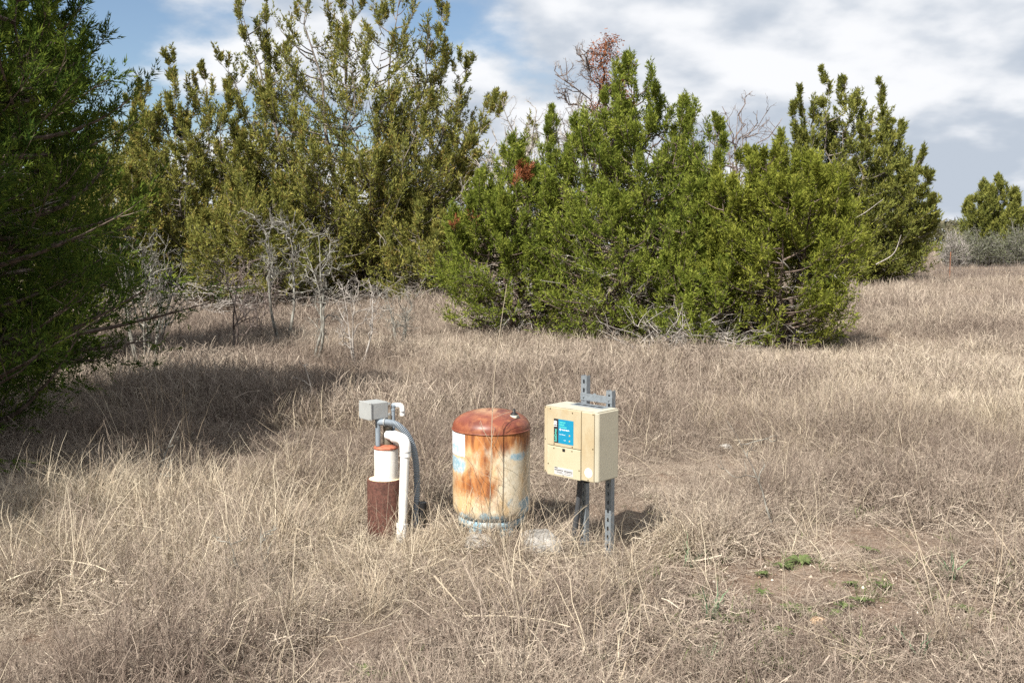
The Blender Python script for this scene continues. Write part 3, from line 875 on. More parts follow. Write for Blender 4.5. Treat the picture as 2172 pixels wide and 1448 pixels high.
M['foil'] = plain('silver_foil_label', c4(0.60, 0.60, 0.60), 0.35, 0.3, 0.1, 40, dirt=c4(0.35, 0.32, 0.28))
M['amber'] = plain('amber_lens', c4(0.45, 0.32, 0.12), 0.3)

# pressure tank paint: cream over blue, with rust running from the seam and across the middle
g = G('rusty_tank_side')
v = g.coord('Object'); vs_ = g.coord('Object', (1, 1, 0.22))
sx = g.n('ShaderNodeSeparateXYZ'); tcx = g.n('ShaderNodeTexCoord'); g.l(tcx.outputs['Object'], sx.inputs[0])
ns = g.noise(vs_, 13, 6, 0.65, 0.4); nb = g.noise(v, 5.0, 5, 0.6, 0.8); nf = g.noise(v, 45, 5, 0.65)
cream_c = g.mix(g.rng(nf, 0.35, 0.65), c4(0.54, 0.48, 0.36), c4(0.64, 0.59, 0.47))
cream_c = g.mix(g.rng(g.math('ADD', g.noise(g.coord('Object', (1, 1, 0.45)), 9, 6, 0.65), g.math('MULTIPLY', g.rng(sx.outputs[0], -0.15, 0.16, 1, 0), 0.16)), 0.42, 0.75, 0, 0.85), cream_c, c4(0.54, 0.36, 0.17))
# height based rust: strongest at the seam, again in a band lower down on the near left side
hz = g.rng(sx.outputs[2], 0.38, 0.64)
rust1 = g.rng(g.math('ADD', g.math('MULTIPLY', hz, 0.46), g.math('MULTIPLY', ns, 0.78)), 0.56, 0.80)
def ell(cx, cz, rx, rz):
    dx = g.math('DIVIDE', g.math('SUBTRACT', sx.outputs[0], cx), rx); dz = g.math('DIVIDE', g.math('SUBTRACT', sx.outputs[2], cz), rz)
    return g.math('MAXIMUM', g.math('SUBTRACT', 1.0, g.math('POWER', g.math('ADD', g.math('MULTIPLY', dx, dx), g.math('MULTIPLY', dz, dz)), 0.5)), 0.0)


spots_ = g.math('ADD', g.math('ADD', ell(-0.12, 0.33, 0.22, 0.12), g.math('MULTIPLY', ell(-0.04, 0.50, 0.20, 0.20), 0.8)), g.math('MULTIPLY', ell(0.0, 0.26, 0.13, 0.16), 0.6))
rust2 = g.rng(g.math('ADD', g.math('MULTIPLY', spots_, 0.50), g.math('MULTIPLY', g.noise(g.coord('Object', (1, 1, 0.7), (1, 5, 2)), 12, 9, 0.72, 0.3), 0.9)), 0.56, 0.90)
rust = g.math('MAXIMUM', rust1, rust2)
rcol = g.mix(g.rng(g.noise(vs_, 22, 7, 0.7), 0.32, 0.66), c4(0.15, 0.048, 0.022), c4(0.44, 0.185, 0.06))
c = g.mix(rust, cream_c, rcol)
# old blue paint showing low down and in patches
bz = g.rng(sx.outputs[2], 0.10, 0.26, 1, 0)
bsp = g.math('ADD', g.math('ADD', ell(-0.21, 0.45, 0.10, 0.09), ell(0.16, 0.50, 0.07, 0.05)), g.math('MULTIPLY', ell(0.17, 0.22, 0.12, 0.15), 0.7))
blue = g.rng(g.math('ADD', g.math('MAXIMUM', g.math('MULTIPLY', bz, 0.28), g.math('MULTIPLY', bsp, 0.4)), g.math('MULTIPLY', g.noise(g.coord('Object', (1, 1, 0.8), (4, 2, 1)), 8, 5, 0.62), 0.7)), 0.50, 0.60)
bcol = g.mix(g.rng(nf, 0.35, 0.7), c4(0.22, 0.36, 0.44), c4(0.48, 0.55, 0.56))
c = g.mix(g.math('MULTIPLY', blue, g.math('SUBTRACT', 1.0, rust)), c, bcol)
M['tank_side'] = g.out(g.bsdf(c, 0.5, bump=nf, bump_s=0.15, bump_d=0.003, spec=0.35))
g = G('rusty_tank_dome')
v = g.coord('Object'); nb = g.noise(v, 6, 5, 0.6, 0.7); nf = g.noise(v, 50, 5, 0.65)
c = g.mix(g.rng(nb, 0.35, 0.65), c4(0.115, 0.032, 0.022), c4(0.20, 0.058, 0.034))
c = g.mix(g.rng(g.noise(v, 15, 6, 0.7), 0.42, 0.68, 0, 0.8), c, c4(0.31, 0.12, 0.055))
c = g.mix(g.rng(g.noise(g.coord('Object', (1, 1, 1), (7, 3, 2)), 10, 6, 0.7), 0.58, 0.72, 0, 0.6), c, c4(0.075, 0.03, 0.025))
sx = g.n('ShaderNodeSeparateXYZ'); tcx = g.n('ShaderNodeTexCoord'); g.l(tcx.outputs['Object'], sx.inputs[0])
c = g.mix(g.math('MULTIPLY', g.rng(sx.outputs[2], 0.735, 0.765), g.rng(nb, 0.40, 0.6)), c, c4(0.55, 0.36, 0.20))  # pale sky highlight painted into the colour at the dome's crown
M['tank_dome'] = g.out(g.bsdf(c, 0.42, bump=nf, bump_s=0.12, bump_d=0.003, spec=0.4))
M['tank_blue'] = plain('flaking_blue_paint', c4(0.17, 0.30, 0.38), 0.6, var=0.3, scale=30, dirt=c4(0.44, 0.41, 0.35), dirt_lo=0.42, dirt_hi=0.58)
M['sticker'] = plain('white_sticker', c4(0.72, 0.75, 0.78), 0.5, var=0.06)
M['sticker_blue'] = plain('faded_blue_print', c4(0.34, 0.50, 0.58), 0.5, var=0.1)


def text_mesh(name, body, size, mat, parent, matrix, extrude=0.0004, sx=1.0, shear=0.0, bold=0.0):
    cu = bpy.data.curves.new(name, 'FONT')
    cu.body = body; cu.size = size; cu.align_x = 'LEFT'; cu.align_y = 'BOTTOM'; cu.extrude = extrude; cu.offset = bold; cu.shear = shear
    cu.resolution_u = 3
    t = bpy.data.objects.new(name, cu); COL.objects.link(t)
    bpy.context.view_layer.update()
    me = bpy.data.meshes.new_from_object(t.evaluated_get(bpy.context.evaluated_depsgraph_get()))
    bpy.data.objects.remove(t); bpy.data.curves.remove(cu)
    me.name = name
    me.materials.clear(); me.materials.append(mat)
    o = bpy.data.objects.new(name, me); COL.objects.link(o)
    o.parent = parent; o.matrix_local = matrix @ Matrix.Diagonal((sx, 1, 1, 1))
    return o


def obj_box(name, mat, parent, x0, x1, y0, y1, z0, z1, bw=0.0, seg=2):
    mb = MB(); box(mb, x0, x1, y0, y1, z0, z1)
    o = mb.build(name, mat, parent)
    if bw: bevel(o, bw, seg)
    return o


def obj_tube(name, mat, parent, pts, r, sides=16, n=None, cap=True):
    P = smooth_path(pts, n) if n else np.array(pts, float)
    rr = np.full(len(P), r) if np.isscalar(r) else np.interp(np.linspace(0, 1, len(P)), np.linspace(0, 1, len(r)), r)
    mb = MB(); tubes(mb, P, rr, sides, cap=cap)
    return mb.build(name, mat, parent, True)


def disc_screw(name, mat, parent, c, axis, r, h):
    c = np.array(c, float); a = np.array(axis, float)
    mb = MB(); tubes(mb, np.array([c, c + a * h]), np.array([r, r * 0.85]), 10, cap=True)
    return mb.build(name, mat, parent)

# ------------------------------------------------------------------ pump controller on its strut stand
# local x runs along the front to the right, local y backwards
pc = empty('pump_controller', (0.321, 5.535, 0.0), R(-43.1))
tag(pc, 'cream pump controller box with a teal panel on two steel strut posts', 'control box')
WB, DB, Z0, Z1 = 0.400, 0.198, 0.428, 0.822
X0 = -WB / 2
HB = Z1 - Z0
fx = lambda u: X0 + u * WB
fz = lambda v_: Z1 - v_ * HB
# body: pentagonal section with chamfered front corners
mb = MB()
sec = [(X0, 0.030), (X0 + 0.040, 0.004), (-X0 - 0.018, 0.004), (-X0, 0.020), (-X0, DB), (X0, DB)]
sec = np.array(sec)
lo = np.column_stack([sec, np.full(6, Z0)]); hi = np.column_stack([sec, np.full(6, Z1 - 0.004)])
mb.add(np.vstack([lo, hi]), [(i, (i + 1) % 6, 6 + (i + 1) % 6, 6 + i) for i in range(6)] + [(5, 4, 3, 0), (3, 2, 1, 0), (6, 9, 10, 11), (6, 7, 8, 9)])
body = mb.build('casing', M['cream_grey'], pc); bevel(body, 0.006, 3)
# right hand front strip, upper cover and lower door stand proud of the casing
strip = obj_box('front_strip', M['cream'], pc, fx(0.735), fx(0.955), -0.004, 0.012, Z0 + 0.002, Z1 - 0.006, 0.003)
lstrip = obj_box('front_strip', M['cream'], pc, fx(0.012), fx(0.105), 0.0, 0.014, Z0 + 0.004, Z1 - 0.008, 0.003)
lstrip.rotation_euler = (0, 0, 0)
lstrip.location = (0, 0.012, 0)
up = obj_box('upper_cover', M['cream'], pc, fx(0.112), fx(0.73), -0.008, 0.014, fz(0.562), Z1 - 0.003, 0.003)
dr = obj_box('lower_door', M['cream_pale'], pc, fx(0.115), fx(0.728), -0.010, 0.014, Z0 - 0.002, fz(0.570), 0.003)
obj_box('latch_slot', M['black_hole'], dr, fx(0.405), fx(0.452), -0.0125, -0.006, fz(0.625), fz(0.585))
for (u, v_, y) in ((0.17, 0.03, -0.008), (0.245, 0.535, -0.008), (0.58, 0.05, -0.008), (0.58, 0.54, -0.008)):
    disc_screw('screw', M['screw'], up, (fx(u), y, fz(v_)), (0, -1, 0), 0.004, 0.0025)
for (u, v_) in ((0.245, 0.60), (0.58, 0.60), (0.14, 0.84), (0.71, 0.86), (0.42, 0.975)):
    disc_screw('screw', M['screw'], dr, (fx(u), -0.010, fz(v_)), (0, -1, 0), 0.0038, 0.0025)
for v_ in (0.03, 0.52, 0.975):
    disc_screw('screw', M['screw'], strip, (fx(0.94 if v_ < 0.9 else 0.86), -0.004, fz(v_)), (0, -1, 0), 0.004, 0.0025)
for v_ in (0.03, 0.50, 0.97):
    disc_screw('screw', M['screw'], lstrip, (fx(0.035), 0.0, fz(v_)), (0, -1, 0), 0.0035, 0.0025)
# round white sticker
mb = MB(); tubes(mb, np.array([(fx(0.865), -0.004, fz(0.87)), (fx(0.865), -0.0052, fz(0.87))]), np.array([0.0265, 0.0265]), 28, cap=True)
rs = mb.build('round_sticker', M['ink_white'], strip)
mface = lambda x, y, z: Matrix.Translation((x, y, z)) @ Matrix.Rotation(R(90), 4, 'X')
mside = lambda x, y, z: Matrix.Translation((x, y, z)) @ Matrix.Rotation(R(90), 4, 'X') @ Matrix.Rotation(R(90), 4, 'Z')
# teal face panel with its lettering
pn = obj_box('face_panel', M['ink_teal'], pc, fx(0.325), fx(0.600), -0.0092, -0.0079, fz(0.515), fz(0.165))
obj_box('face_panel_strip', M['ink_dark'], pn, fx(0.240), fx(0.3248), -0.0092, -0.0079, fz(0.515), fz(0.165))
text_mesh('lettering', 'SubDrive', 0.0245, M['ink_mint'], pn, mside(fx(0.306), -0.0093, fz(0.500)), sx=0.80, bold=0.0003)
text_mesh('lettering', '150', 0.0300, M['ink_white'], pn, mside(fx(0.308), -0.0093, fz(0.288)), sx=0.80, bold=0.0009)
for k, s in enumerate(('CONSTANT', 'PRESSURE', 'CONTROLLER')):
    text_mesh('lettering', s, 0.0100, M['ink_mint'], pn, mface(fx(0.340), -0.0093, fz(0.222 + 0.034 * k)), sx=0.86, bold=0.0003)
text_mesh('lettering', 'Franklin Electric', 0.0100, M['ink_white'], pn, mface(fx(0.386), -0.0093, fz(0.326)), sx=0.86, bold=0.0003)
mb = MB(); cx, cz = fx(0.360), fz(0.312)
for (dx, dz) in ((0, 0.0042), (0.0042, 0), (0, -0.0042), (-0.0042, 0)):
    q = 0.0033
    mb.add([(cx + dx - q, -0.0095, cz + dz), (cx + dx, -0.0095, cz + dz - q), (cx + dx + q, -0.0095, cz + dz), (cx + dx, -0.0095, cz + dz + q)], [(0, 1, 2, 3)])
mb.build('emblem', M['ink_white'], pn)
text_mesh('lettering', 'System Running', 0.0074, M['ink_white'], pn, mface(fx(0.345), -0.0093, fz(0.392)), sx=0.9)
text_mesh('lettering', 'Fault', 0.0074, M['ink_white'], pn, mface(fx(0.425), -0.0093, fz(0.472)), sx=0.9)
for v_ in (0.385, 0.464):
    disc_screw('indicator_lens', M['amber'], pn, (fx(0.530), -0.009, fz(v_)), (0, -1, 0), 0.0052, 0.0015)
# data plate
dp = obj_box('data_plate', M['foil'], dr, fx(0.255), fx(0.60), -0.0112, -0.0098, fz(0.975), fz(0.868))
for k, (u0, u1, v0, v1) in enumerate(((0.262, 0.32, 0.885, 0.872), (0.262, 0.42, 0.914, 0.903), (0.44, 0.59, 0.914, 0.903), (0.30, 0.40, 0.935, 0.930), (0.44, 0.59, 0.93, 0.925), (0.30, 0.42, 0.95, 0.945), (0.44, 0.58, 0.955, 0.950))):
    obj_box('printed_line', M['ink_dark'], dp, fx(u0), fx(u1), -0.0116, -0.0108, fz(v0), fz(v1))
# top cover with its grey vent plate
obj_box('top_cover', M['cream_top'], pc, X0 + 0.020, -X0 - 0.006, 0.014, DB - 0.004, Z1 - 0.003, Z1 + 0.0015, 0.001)
vp = obj_box('vent_plate', M['galv'], pc, -0.085, 0.150, 0.105, DB - 0.008, Z1 + 0.0005, Z1 + 0.0045, 0.001)
for k in range(4):
    x = -0.066 + k * 0.052
    obj_box('vent_slot', M['black_hole'], vp, x, x + 0.040, 0.126, 0.152, Z1 + 0.0035, Z1 + 0.0053)
# strut posts: slotted C channel, real slots cut through the web
def strut_post(name, parent, xc, yf, z0, z1, mat):
    mb = MB()
    w, dpt, th = 0.0205, 0.032, 0.003
    sw, sl, pitch = 0.0068, 0.028, 0.051
    zs = [z0]
    z = z1 - 0.020
    cuts = []
    while z - sl > z0 + 0.02:
        cuts.append((z - sl, z)); z -= pitch
    cuts = cuts[::-1]
    # web built as two side bars and the bridges between the slots
    box(mb, xc - w, xc - sw, yf, yf + th, z0, z1); box(mb, xc + sw, xc + w, yf, yf + th, z0, z1)
    prev = z0
    for a, b in cuts:
        box(mb, xc - sw, xc + sw, yf + 0.0002, yf + th - 0.0002, prev, a)
        # rounded slot ends
        for s_, zc in ((1, a), (-1, b)):
            for sd in (-1, 1):
                p = [(xc + sd * sw, zc), (xc + sd * sw, zc + s_ * 0.006), (xc + sd * sw * 0.45, zc + s_ * 0.0018), (xc, zc)]
                v3 = [(x, yf + 0.0004, z) for x, z in p]
                mb.add(v3, [(0, 1, 2, 3)])
        prev = b
    box(mb, xc - sw, xc + sw, yf + 0.0002, yf + th - 0.0002, prev, z1)
    for sd in (-1, 1):
        x = xc + sd * (w - th / 2)
        box(mb, x - th / 2, x + th / 2, yf + th, yf + dpt, z0, z1)
        x2 = xc + sd * (w - 0.006)
        box(mb, x2 - 0.006, x2 + 0.006, yf + dpt, yf + dpt + 0.002, z0, z1)
    return mb.build(name, mat, parent)


YS = DB + 0.004
strut_post('strut_post', pc, X0 + 0.355 * WB, YS, -0.12, 0.985, M['galv'])
strut_post('strut_post', pc, X0 + 0.815 * WB, YS, -0.16, 0.915, M['galv'])
cb = obj_box('crossbar', M['galv'], pc, X0 + 0.30 * WB, X0 + 0.875 * WB, YS - 0.0040, YS - 0.0008, 0.842, 0.883, 0.001)
for u in (0.355, 0.815):
    disc_screw('bolt', M['galv'], cb, (X0 + u * WB, YS - 0.004, 0.862), (0, -1, 0), 0.007, 0.006)
mb = MB(); tubes(mb, np.array([(X0 + 0.56 * WB, YS - 0.0045, 0.878), (X0 + 0.56 * WB, YS - 0.001, 0.878)]), np.array([0.013, 0.013]), 18, cap=True)
mb.build('mounting_tab', M['galv'], pc)
# cable leaving the bottom
obj_tube('cable_gland', M['black_rubber'], pc, [(X0 + 0.70 * WB, 0.06, Z0 + 0.01), (X0 + 0.70 * WB, 0.06, Z0 - 0.025)], 0.018)
obj_tube('cable', M['cable'], pc, [(X0 + 0.44 * WB, 0.13, Z0 + 0.01), (X0 + 0.42 * WB, 0.14, 0.34), (X0 + 0.36 * WB, 0.15, 0.20), (X0 + 0.30 * WB, 0.155, 0.07), (X0 + 0.26 * WB, 0.16, -0.08)], 0.0165, 12, 20)
obj_tube('wire', M['black_rubber'], pc, [(X0 + 0.42 * WB, 0.03, Z0 + 0.005), (X0 + 0.415 * WB, 0.03, Z0 - 0.025)], 0.0025, 6)

# ------------------------------------------------------------------ pressure tank
pt = empty('pressure_tank', (-0.125, 5.93, 0.0))
tag(pt, 'rusty cream and blue steel pressure tank standing between well and controller', 'tank')
RT = 0.234
mb = MB()
lathe(mb, [(0.10, 0.088), (0.16, 0.098), (0.205, 0.118), (0.226, 0.145), (RT, 0.18), (RT, 0.30), (RT, 0.42), (RT, 0.54), (RT, 0.640)], 72)
mb.build('shell', M['tank_side'], pt, True)
mb = MB()
dome = [(RT + 0.001, 0.6405), (RT, 0.652)]
for k in range(1, 13):
    a = k / 12 * math.pi / 2
    dome.append((RT * (math.cos(a) ** 0.86) + 1e-4, 0.652 + 0.100 * math.sin(a)))
lathe(mb, dome, 72)
mb.build('dome', M['tank_dome'], pt, True)
mb = MB()
lathe(mb, [(RT - 0.004, 0.6365), (RT + 0.0045, 0.6375), (RT + 0.0055, 0.641), (RT + 0.0045, 0.6445), (RT - 0.004, 0.6455)], 96)
mb.build('weld_seam', M['tank_dome'], pt, True)
# air valve cap on the dome
vc = (0.137, -0.085)
mb = MB(); lathe(mb, [(0.0225, 0.722), (0.0220, 0.739), (0.0165, 0.745), (0.0105, 0.747), (0.0090, 0.765), (0.0065, 0.769), (0.0005, 0.7695)], 20, vc)
mb.build('valve_cap', M['black_rubber'], pt, True)
mb = MB(); lathe(mb, [(0.0290, 0.718), (0.0275, 0.733), (0.018, 0.734)], 24, vc)
mb.build('valve_boss', M['cream_top'], pt, True)
# paper label wrapped round the left of the shell
mb = MB(); lathe(mb, [(RT + 0.0012, 0.500), (RT + 0.0012, 0.632)], 10, a0=R(180 + 8), a1=R(180 + 50))
st = mb.build('paper_label', M['sticker'], pt, True)
for (a0, a1, za, zb) in ((14, 36, 0.548, 0.556), (22, 26, 0.515, 0.575), (30, 37, 0.52, 0.56), (16, 20, 0.53, 0.56)):
    mb = MB(); lathe(mb, [(RT + 0.0017, za), (RT + 0.0017, zb)], 5, a0=R(180 + a0), a1=R(180 + a1)); mb.build('printed_mark', M['sticker_blue'], st)
# base ring with feet
mb = MB(); lathe(mb, [(0.192, 0.062), (0.200, 0.064), (0.200, 0.108), (0.192, 0.110)], 48)
br_ = mb.build('base_ring', M['tank_blue'], pt, True)
for k, a in enumerate((-62, -118, 10, 65, 120, 185)):
    mb = MB(); lathe(mb, [(0.199, -0.06), (0.202, 0.07)], 6, a0=R(a - 12), a1=R(a + 12)); lathe(mb, [(0.193, 0.07), (0.190, -0.06)], 6, a0=R(a - 12), a1=R(a + 12))
    mb.build('foot', M['tank_blue'], br_, True)

# ------------------------------------------------------------------ well head
wx, wy = -0.785, 6.03
wh = empty('well_head', (wx, wy, 0.0))
tag(wh, 'rusty well casing with white pipes, grey conduit and a junction box on top', 'well head')
mb = MB(); lathe(mb, [(0.109, -0.08), (0.109, 0.305), (0.107, 0.309), (0.101, 0.309), (0.101, 0.28)], 56)
mb.build('outer_casing', M['rust_casing'], wh, True)
mb = MB(); lathe(mb, [(0.1012, 0.300), (0.098, 0.306), (0.075, 0.311), (0.0005, 0.313)], 48)
mb.build('grout_collar', M['foam'], wh, True)
icx, icy = 0.010, 0.0
mb = MB(); lathe(mb, [(0.0735, 0.30), (0.0725, 0.49), (0.0715, 0.494)], 48, (icx, icy))
mb.build('inner_casing', M['pvc_cream'], wh, True)
mb = MB(); lathe(mb, [(0.070, 0.492), (0.0755, 0.4945), (0.0758, 0.503), (0.073, 0.507), (0.030, 0.5155), (0.0005, 0.516)], 48, (icx, icy))
mb.build('well_seal', M['seal'], wh, True)
# conduit to the junction box
obj_tube('conduit', M['conduit'], wh, [(-0.035, -0.025, 0.515), (-0.035, -0.025, 0.70)], 0.0155, 20)
obj_tube('conduit_collar', M['conduit'], wh, [(-0.035, -0.025, 0.668), (-0.035, -0.025, 0.682)], 0.0185, 20)
# drop pipe stub and union
mb = MB()
lathe(mb, [(0.026, 0.515), (0.026, 0.588), (0.0235, 0.590), (0.0235, 0.603), (0.0275, 0.605), (0.0275, 0.636), (0.022, 0.640), (0.022, 0.70), (0.0005, 0.70)], 28, (0.018, 0.02))
mb.build('drop_pipe', M['brass'], wh, True)
# thin vent riser with a white gooseneck
vr = obj_tube('vent_riser', M['conduit'], wh, [(0.052, 0.035, 0.515), (0.052, 0.035, 0.742)], 0.0115, 14)
obj_tube('riser_tee', M['conduit'], vr, [(0.052, 0.035, 0.722), (0.052, 0.035, 0.750), (0.058, 0.033, 0.757), (0.076, 0.030, 0.757)], 0.0145, 14, 12)
obj_tube('gooseneck', M['pvc'], vr, [(0.074, 0.030, 0.756), (0.092, 0.027, 0.757), (0.106, 0.025, 0.748), (0.110, 0.024, 0.728), (0.110, 0.024, 0.694)], 0.0155, 16, 24)
# discharge pipe: nipple, union, elbow and the long drop into the ground
dpz = 0.572
pp = obj_tube('discharge_pipe', M['pvc'], wh, [(0.140, -0.105, 0.53), (0.128, -0.112, 0.25), (0.113, -0.120, -0.08)], 0.0275, 24, 12)
obj_tube('nipple', M['pvc'], pp, [(0.022, 0.004, dpz + 0.006), (0.070, -0.040, dpz + 0.002)], 0.0300, 24)
obj_tube('union_nut', M['pvc'], pp, [(0.066, -0.036, dpz + 0.002), (0.084, -0.053, dpz)], 0.0385, 12)
obj_tube('elbow', M['pvc'], pp, [(0.078, -0.047, dpz), (0.104, -0.071, dpz - 0.001), (0.126, -0.092, dpz - 0.010), (0.138, -0.103, dpz - 0.034), (0.1405, -0.105, dpz - 0.068), (0.1400, -0.105, dpz - 0.105)], 0.0345, 24, 30)
obj_tube('coupling', M['pvc'], pp, [(0.1175, -0.118, 0.055), (0.1130, -0.120, -0.06)], 0.0355, 24)
# ribbed flexible conduit arching to the ground
path = smooth_path([(-0.020, -0.030, 0.662), (0.030, -0.045, 0.664), (0.085, -0.045, 0.648), (0.140, -0.030, 0.590), (0.178, -0.012, 0.500), (0.195, 0.0, 0.380), (0.198, 0.004, 0.250), (0.194, -0.01, 0.12), (0.186, -0.03, -0.06)], 260)
rr = 0.0188 + 0.0016 * np.sign(np.sin(np.arange(260) * math.pi / 2.0 + 0.4))
mb = MB(); tubes(mb, path, rr, 16, cap=True)
fc = mb.build('flexible_conduit', M['conduit'], wh, True)
obj_tube('connector', M['conduit'], fc, [(-0.040, -0.026, 0.660), (-0.012, -0.034, 0.662), (0.012, -0.040, 0.664)], [0.016, 0.020, 0.022], 16)
obj_tube('locknut', M['box_grey'], fc, [(0.006, -0.039, 0.664), (0.013, -0.041, 0.664)], 0.0245, 12)
# junction box, corner to the camera
jb = empty('junction_box', (0, 0, 0)); jb.parent = wh
jb.location = (-0.846 - wx, 5.95 - wy, 0.682); jb.rotation_euler = (0, 0, math.atan2(0.080, 0.0956))
obj_box('box_shell', M['box_grey'], jb, 0.0, 0.118, 0.004, 0.132, 0, 0.103, 0.005, 3)
jl = obj_box('box_lid', M['box_grey'], jb, -0.010, -0.0005, -0.001, 0.138, -0.003, 0.106, 0.003, 2)
for (yy_, zz_) in ((0.006, 0.004), (0.006, 0.099), (0.131, 0.004), (0.131, 0.099)):
    disc_screw('screw', M['screw'], jl, (-0.010, yy_, zz_), (-1, 0, 0), 0.0035, 0.002)
for zz_ in (0.022, 0.088):
    mb = MB(); box(mb, 0.1185, 0.134, 0.004, 0.009, zz_ - 0.008, zz_ + 0.008)
    e_ = mb.build('mounting_ear', M['box_grey'], jb); bevel(e_, 0.004, 3)

# black pipe stub beside the well
bp = obj_tube('pipe_stub', M['black_rubber'], None, [(-0.555, 6.02, -0.06), (-0.553, 6.02, 0.10), (-0.552, 6.02, 0.158)], [0.021, 0.024, 0.026], 16, 8)
tag(bp, 'short black pipe stub in the grass right of the well head', 'pipe')

# ------------------------------------------------------------------ stones
def stone(name, label, loc, size, seed, mat, cat='stone', group=None):
    rng = np.random.default_rng(seed)
    import bmesh
    bm = bmesh.new(); bmesh.ops.create_icosphere(bm, subdivisions=3, radius=1.0)
    ph = rng.uniform(0, 6, 9)
    cuts = nrm(rng.normal(size=(9, 3)))
    for v in bm.verts:
        p = np.array(v.co)
        for c in cuts:
            d = p @ c
            if d > 0.72: p = p - c * (d - 0.72)
        p *= 1 + 0.06 * math.sin(5 * p[0] + ph[0]) + 0.05 * math.sin(7 * p[1] + ph[1]) + 0.04 * math.sin(11 * p[2] + ph[2])
        v.co = Vector(p * np.array(size))
    me = bpy.data.meshes.new(name); bm.to_mesh(me); bm.free(); me.materials.append(mat)
    o = bpy.data.objects.new(name, me); COL.objects.link(o)
    o.location = (loc[0], loc[1], gz(*loc) + loc[2] if len(loc) > 2 else gz(*loc))
    o.rotation_euler = (0, 0, rng.uniform(0, 6))
    return tag(o, label, cat, group)


def gz(x, y, *_):
    return float(ground_z(np.array([x]), np.array([y]))[0])


stone('concrete_lump', 'grey white lump of concrete in the grass between tank and controller', (0.165, 5.66, 0.035), (0.17, 0.14, 0.085), 5, M['concrete'], 'concrete')
stone('concrete_lump', 'low pale crumb of concrete under the tank front', (-0.17, 5.60, 0.02), (0.12, 0.09, 0.06), 6, M['concrete'], 'concrete')
stone('stone', 'tan flat stone on bare soil at lower right', (1.43, 4.52, 0.012), (0.045, 0.028, 0.024), 7, M['stone_tan'])
stone('stone', 'whitish stone in the weeds right of the controller', (1.86, 8.55, 0.04), (0.075, 0.05, 0.04), 8, M['concrete'])

# pebbles on the bare soil: uncountable
rng = np.random.default_rng(95)
mb = MB()
oc = np.array([(1, 0, 0), (-1, 0, 0), (0, 1, 0), (0, -1, 0), (0, 0, 1), (0, 0, -1)], float)
of = [(0, 2, 4), (2, 1, 4), (1, 3, 4), (3, 0, 4), (2, 0, 5), (1, 2, 5), (3, 1, 5), (0, 3, 5)]
n = 5200
y = rng.uniform(3.3, 7.5, n); x = rng.uniform(-0.75, 0.75, n) * y
keep = (np.hypot((x - 1.15) / 1.1, (y - 4.6) / 1.0) < 1) | (rng.random(n) < 0.22)
x, y = x[keep], y[keep]; n = len(x)
s = 0.003 + 0.010 * rng.random(n) ** 3
V = oc[None] * (s[:, None, None] * rng.uniform(0.6, 1.2, (n, 1, 3))) * rng.uniform(0.75, 1.2, (n, 6, 1))
V = V + np.stack([x, y, ground_z(x, y) + s * 0.35], 1)[:, None, :]
F = np.array(of)[None] + (np.arange(n) * 6)[:, None, None]
mb.add(V.reshape(-1, 3), None, F.reshape(-1, 3), np.repeat(rng.random(n), 6))
o = mb.build('pebbles', M['pebble'])
tag(o, 'loose pale pebbles scattered over the bare soil', 'pebbles', None, 'stuff')

# ------------------------------------------------------------------ wire fence far right
fe_ = empty('wire_fence', (19.0, 45.0, gz(19.0, 45.0)))
tag(fe_, 'low wire mesh fence with rusty posts crossing the far field', 'fence')
M['wire'] = plain('fence_wire', c4(0.14, 0.13, 0.13), 0.6, 0.3)
M['post_rust'] = plain('rusty_post', c4(0.24, 0.11, 0.06), 0.8, 0.2, 0.3, 40)
for k in range(7):
    x = 0.75 + k * 4.0
    zg = gz(19 + x, 45.0) - fe_.location[2]
    mb = MB(); box(mb, x - 0.022, x + 0.022, -0.003, 0.003, zg - 0.2, zg + 1.35); box(mb, x - 0.003, x + 0.003, 0.003, 0.035, zg - 0.2, zg + 1.35)
    mb.build('t_post', M['post_rust'], fe_)
xs = np.linspace(-12, 23.8, 90)
zt = ground_z(19 + xs, np.full_like(xs, 45.0)) - fe_.location[2]
for h in (0.08, 0.23, 0.38, 0.54, 0.72, 0.92, 1.12):
    mb = MB(); tubes(mb, np.stack([xs, np.full_like(xs, -0.012), zt + h], 1), np.full(90, 0.0035), 3)
    mb.build('line_wire', M['wire'], fe_)
xv = np.arange(-11.9, 23.7, 0.16)
zv = ground_z(19 + xv, np.full_like(xv, 45.0)) - fe_.location[2]
P = np.stack([np.stack([xv, np.full_like(xv, -0.014), zv + 0.06], 1), np.stack([xv, np.full_like(xv, -0.014), zv + 1.12], 1)], 1)
mb = MB(); tubes(mb, P, np.full((len(xv), 2), 0.003), 3)
tag(mb.build('stay_wires', M['wire'], fe_), kind='stuff')

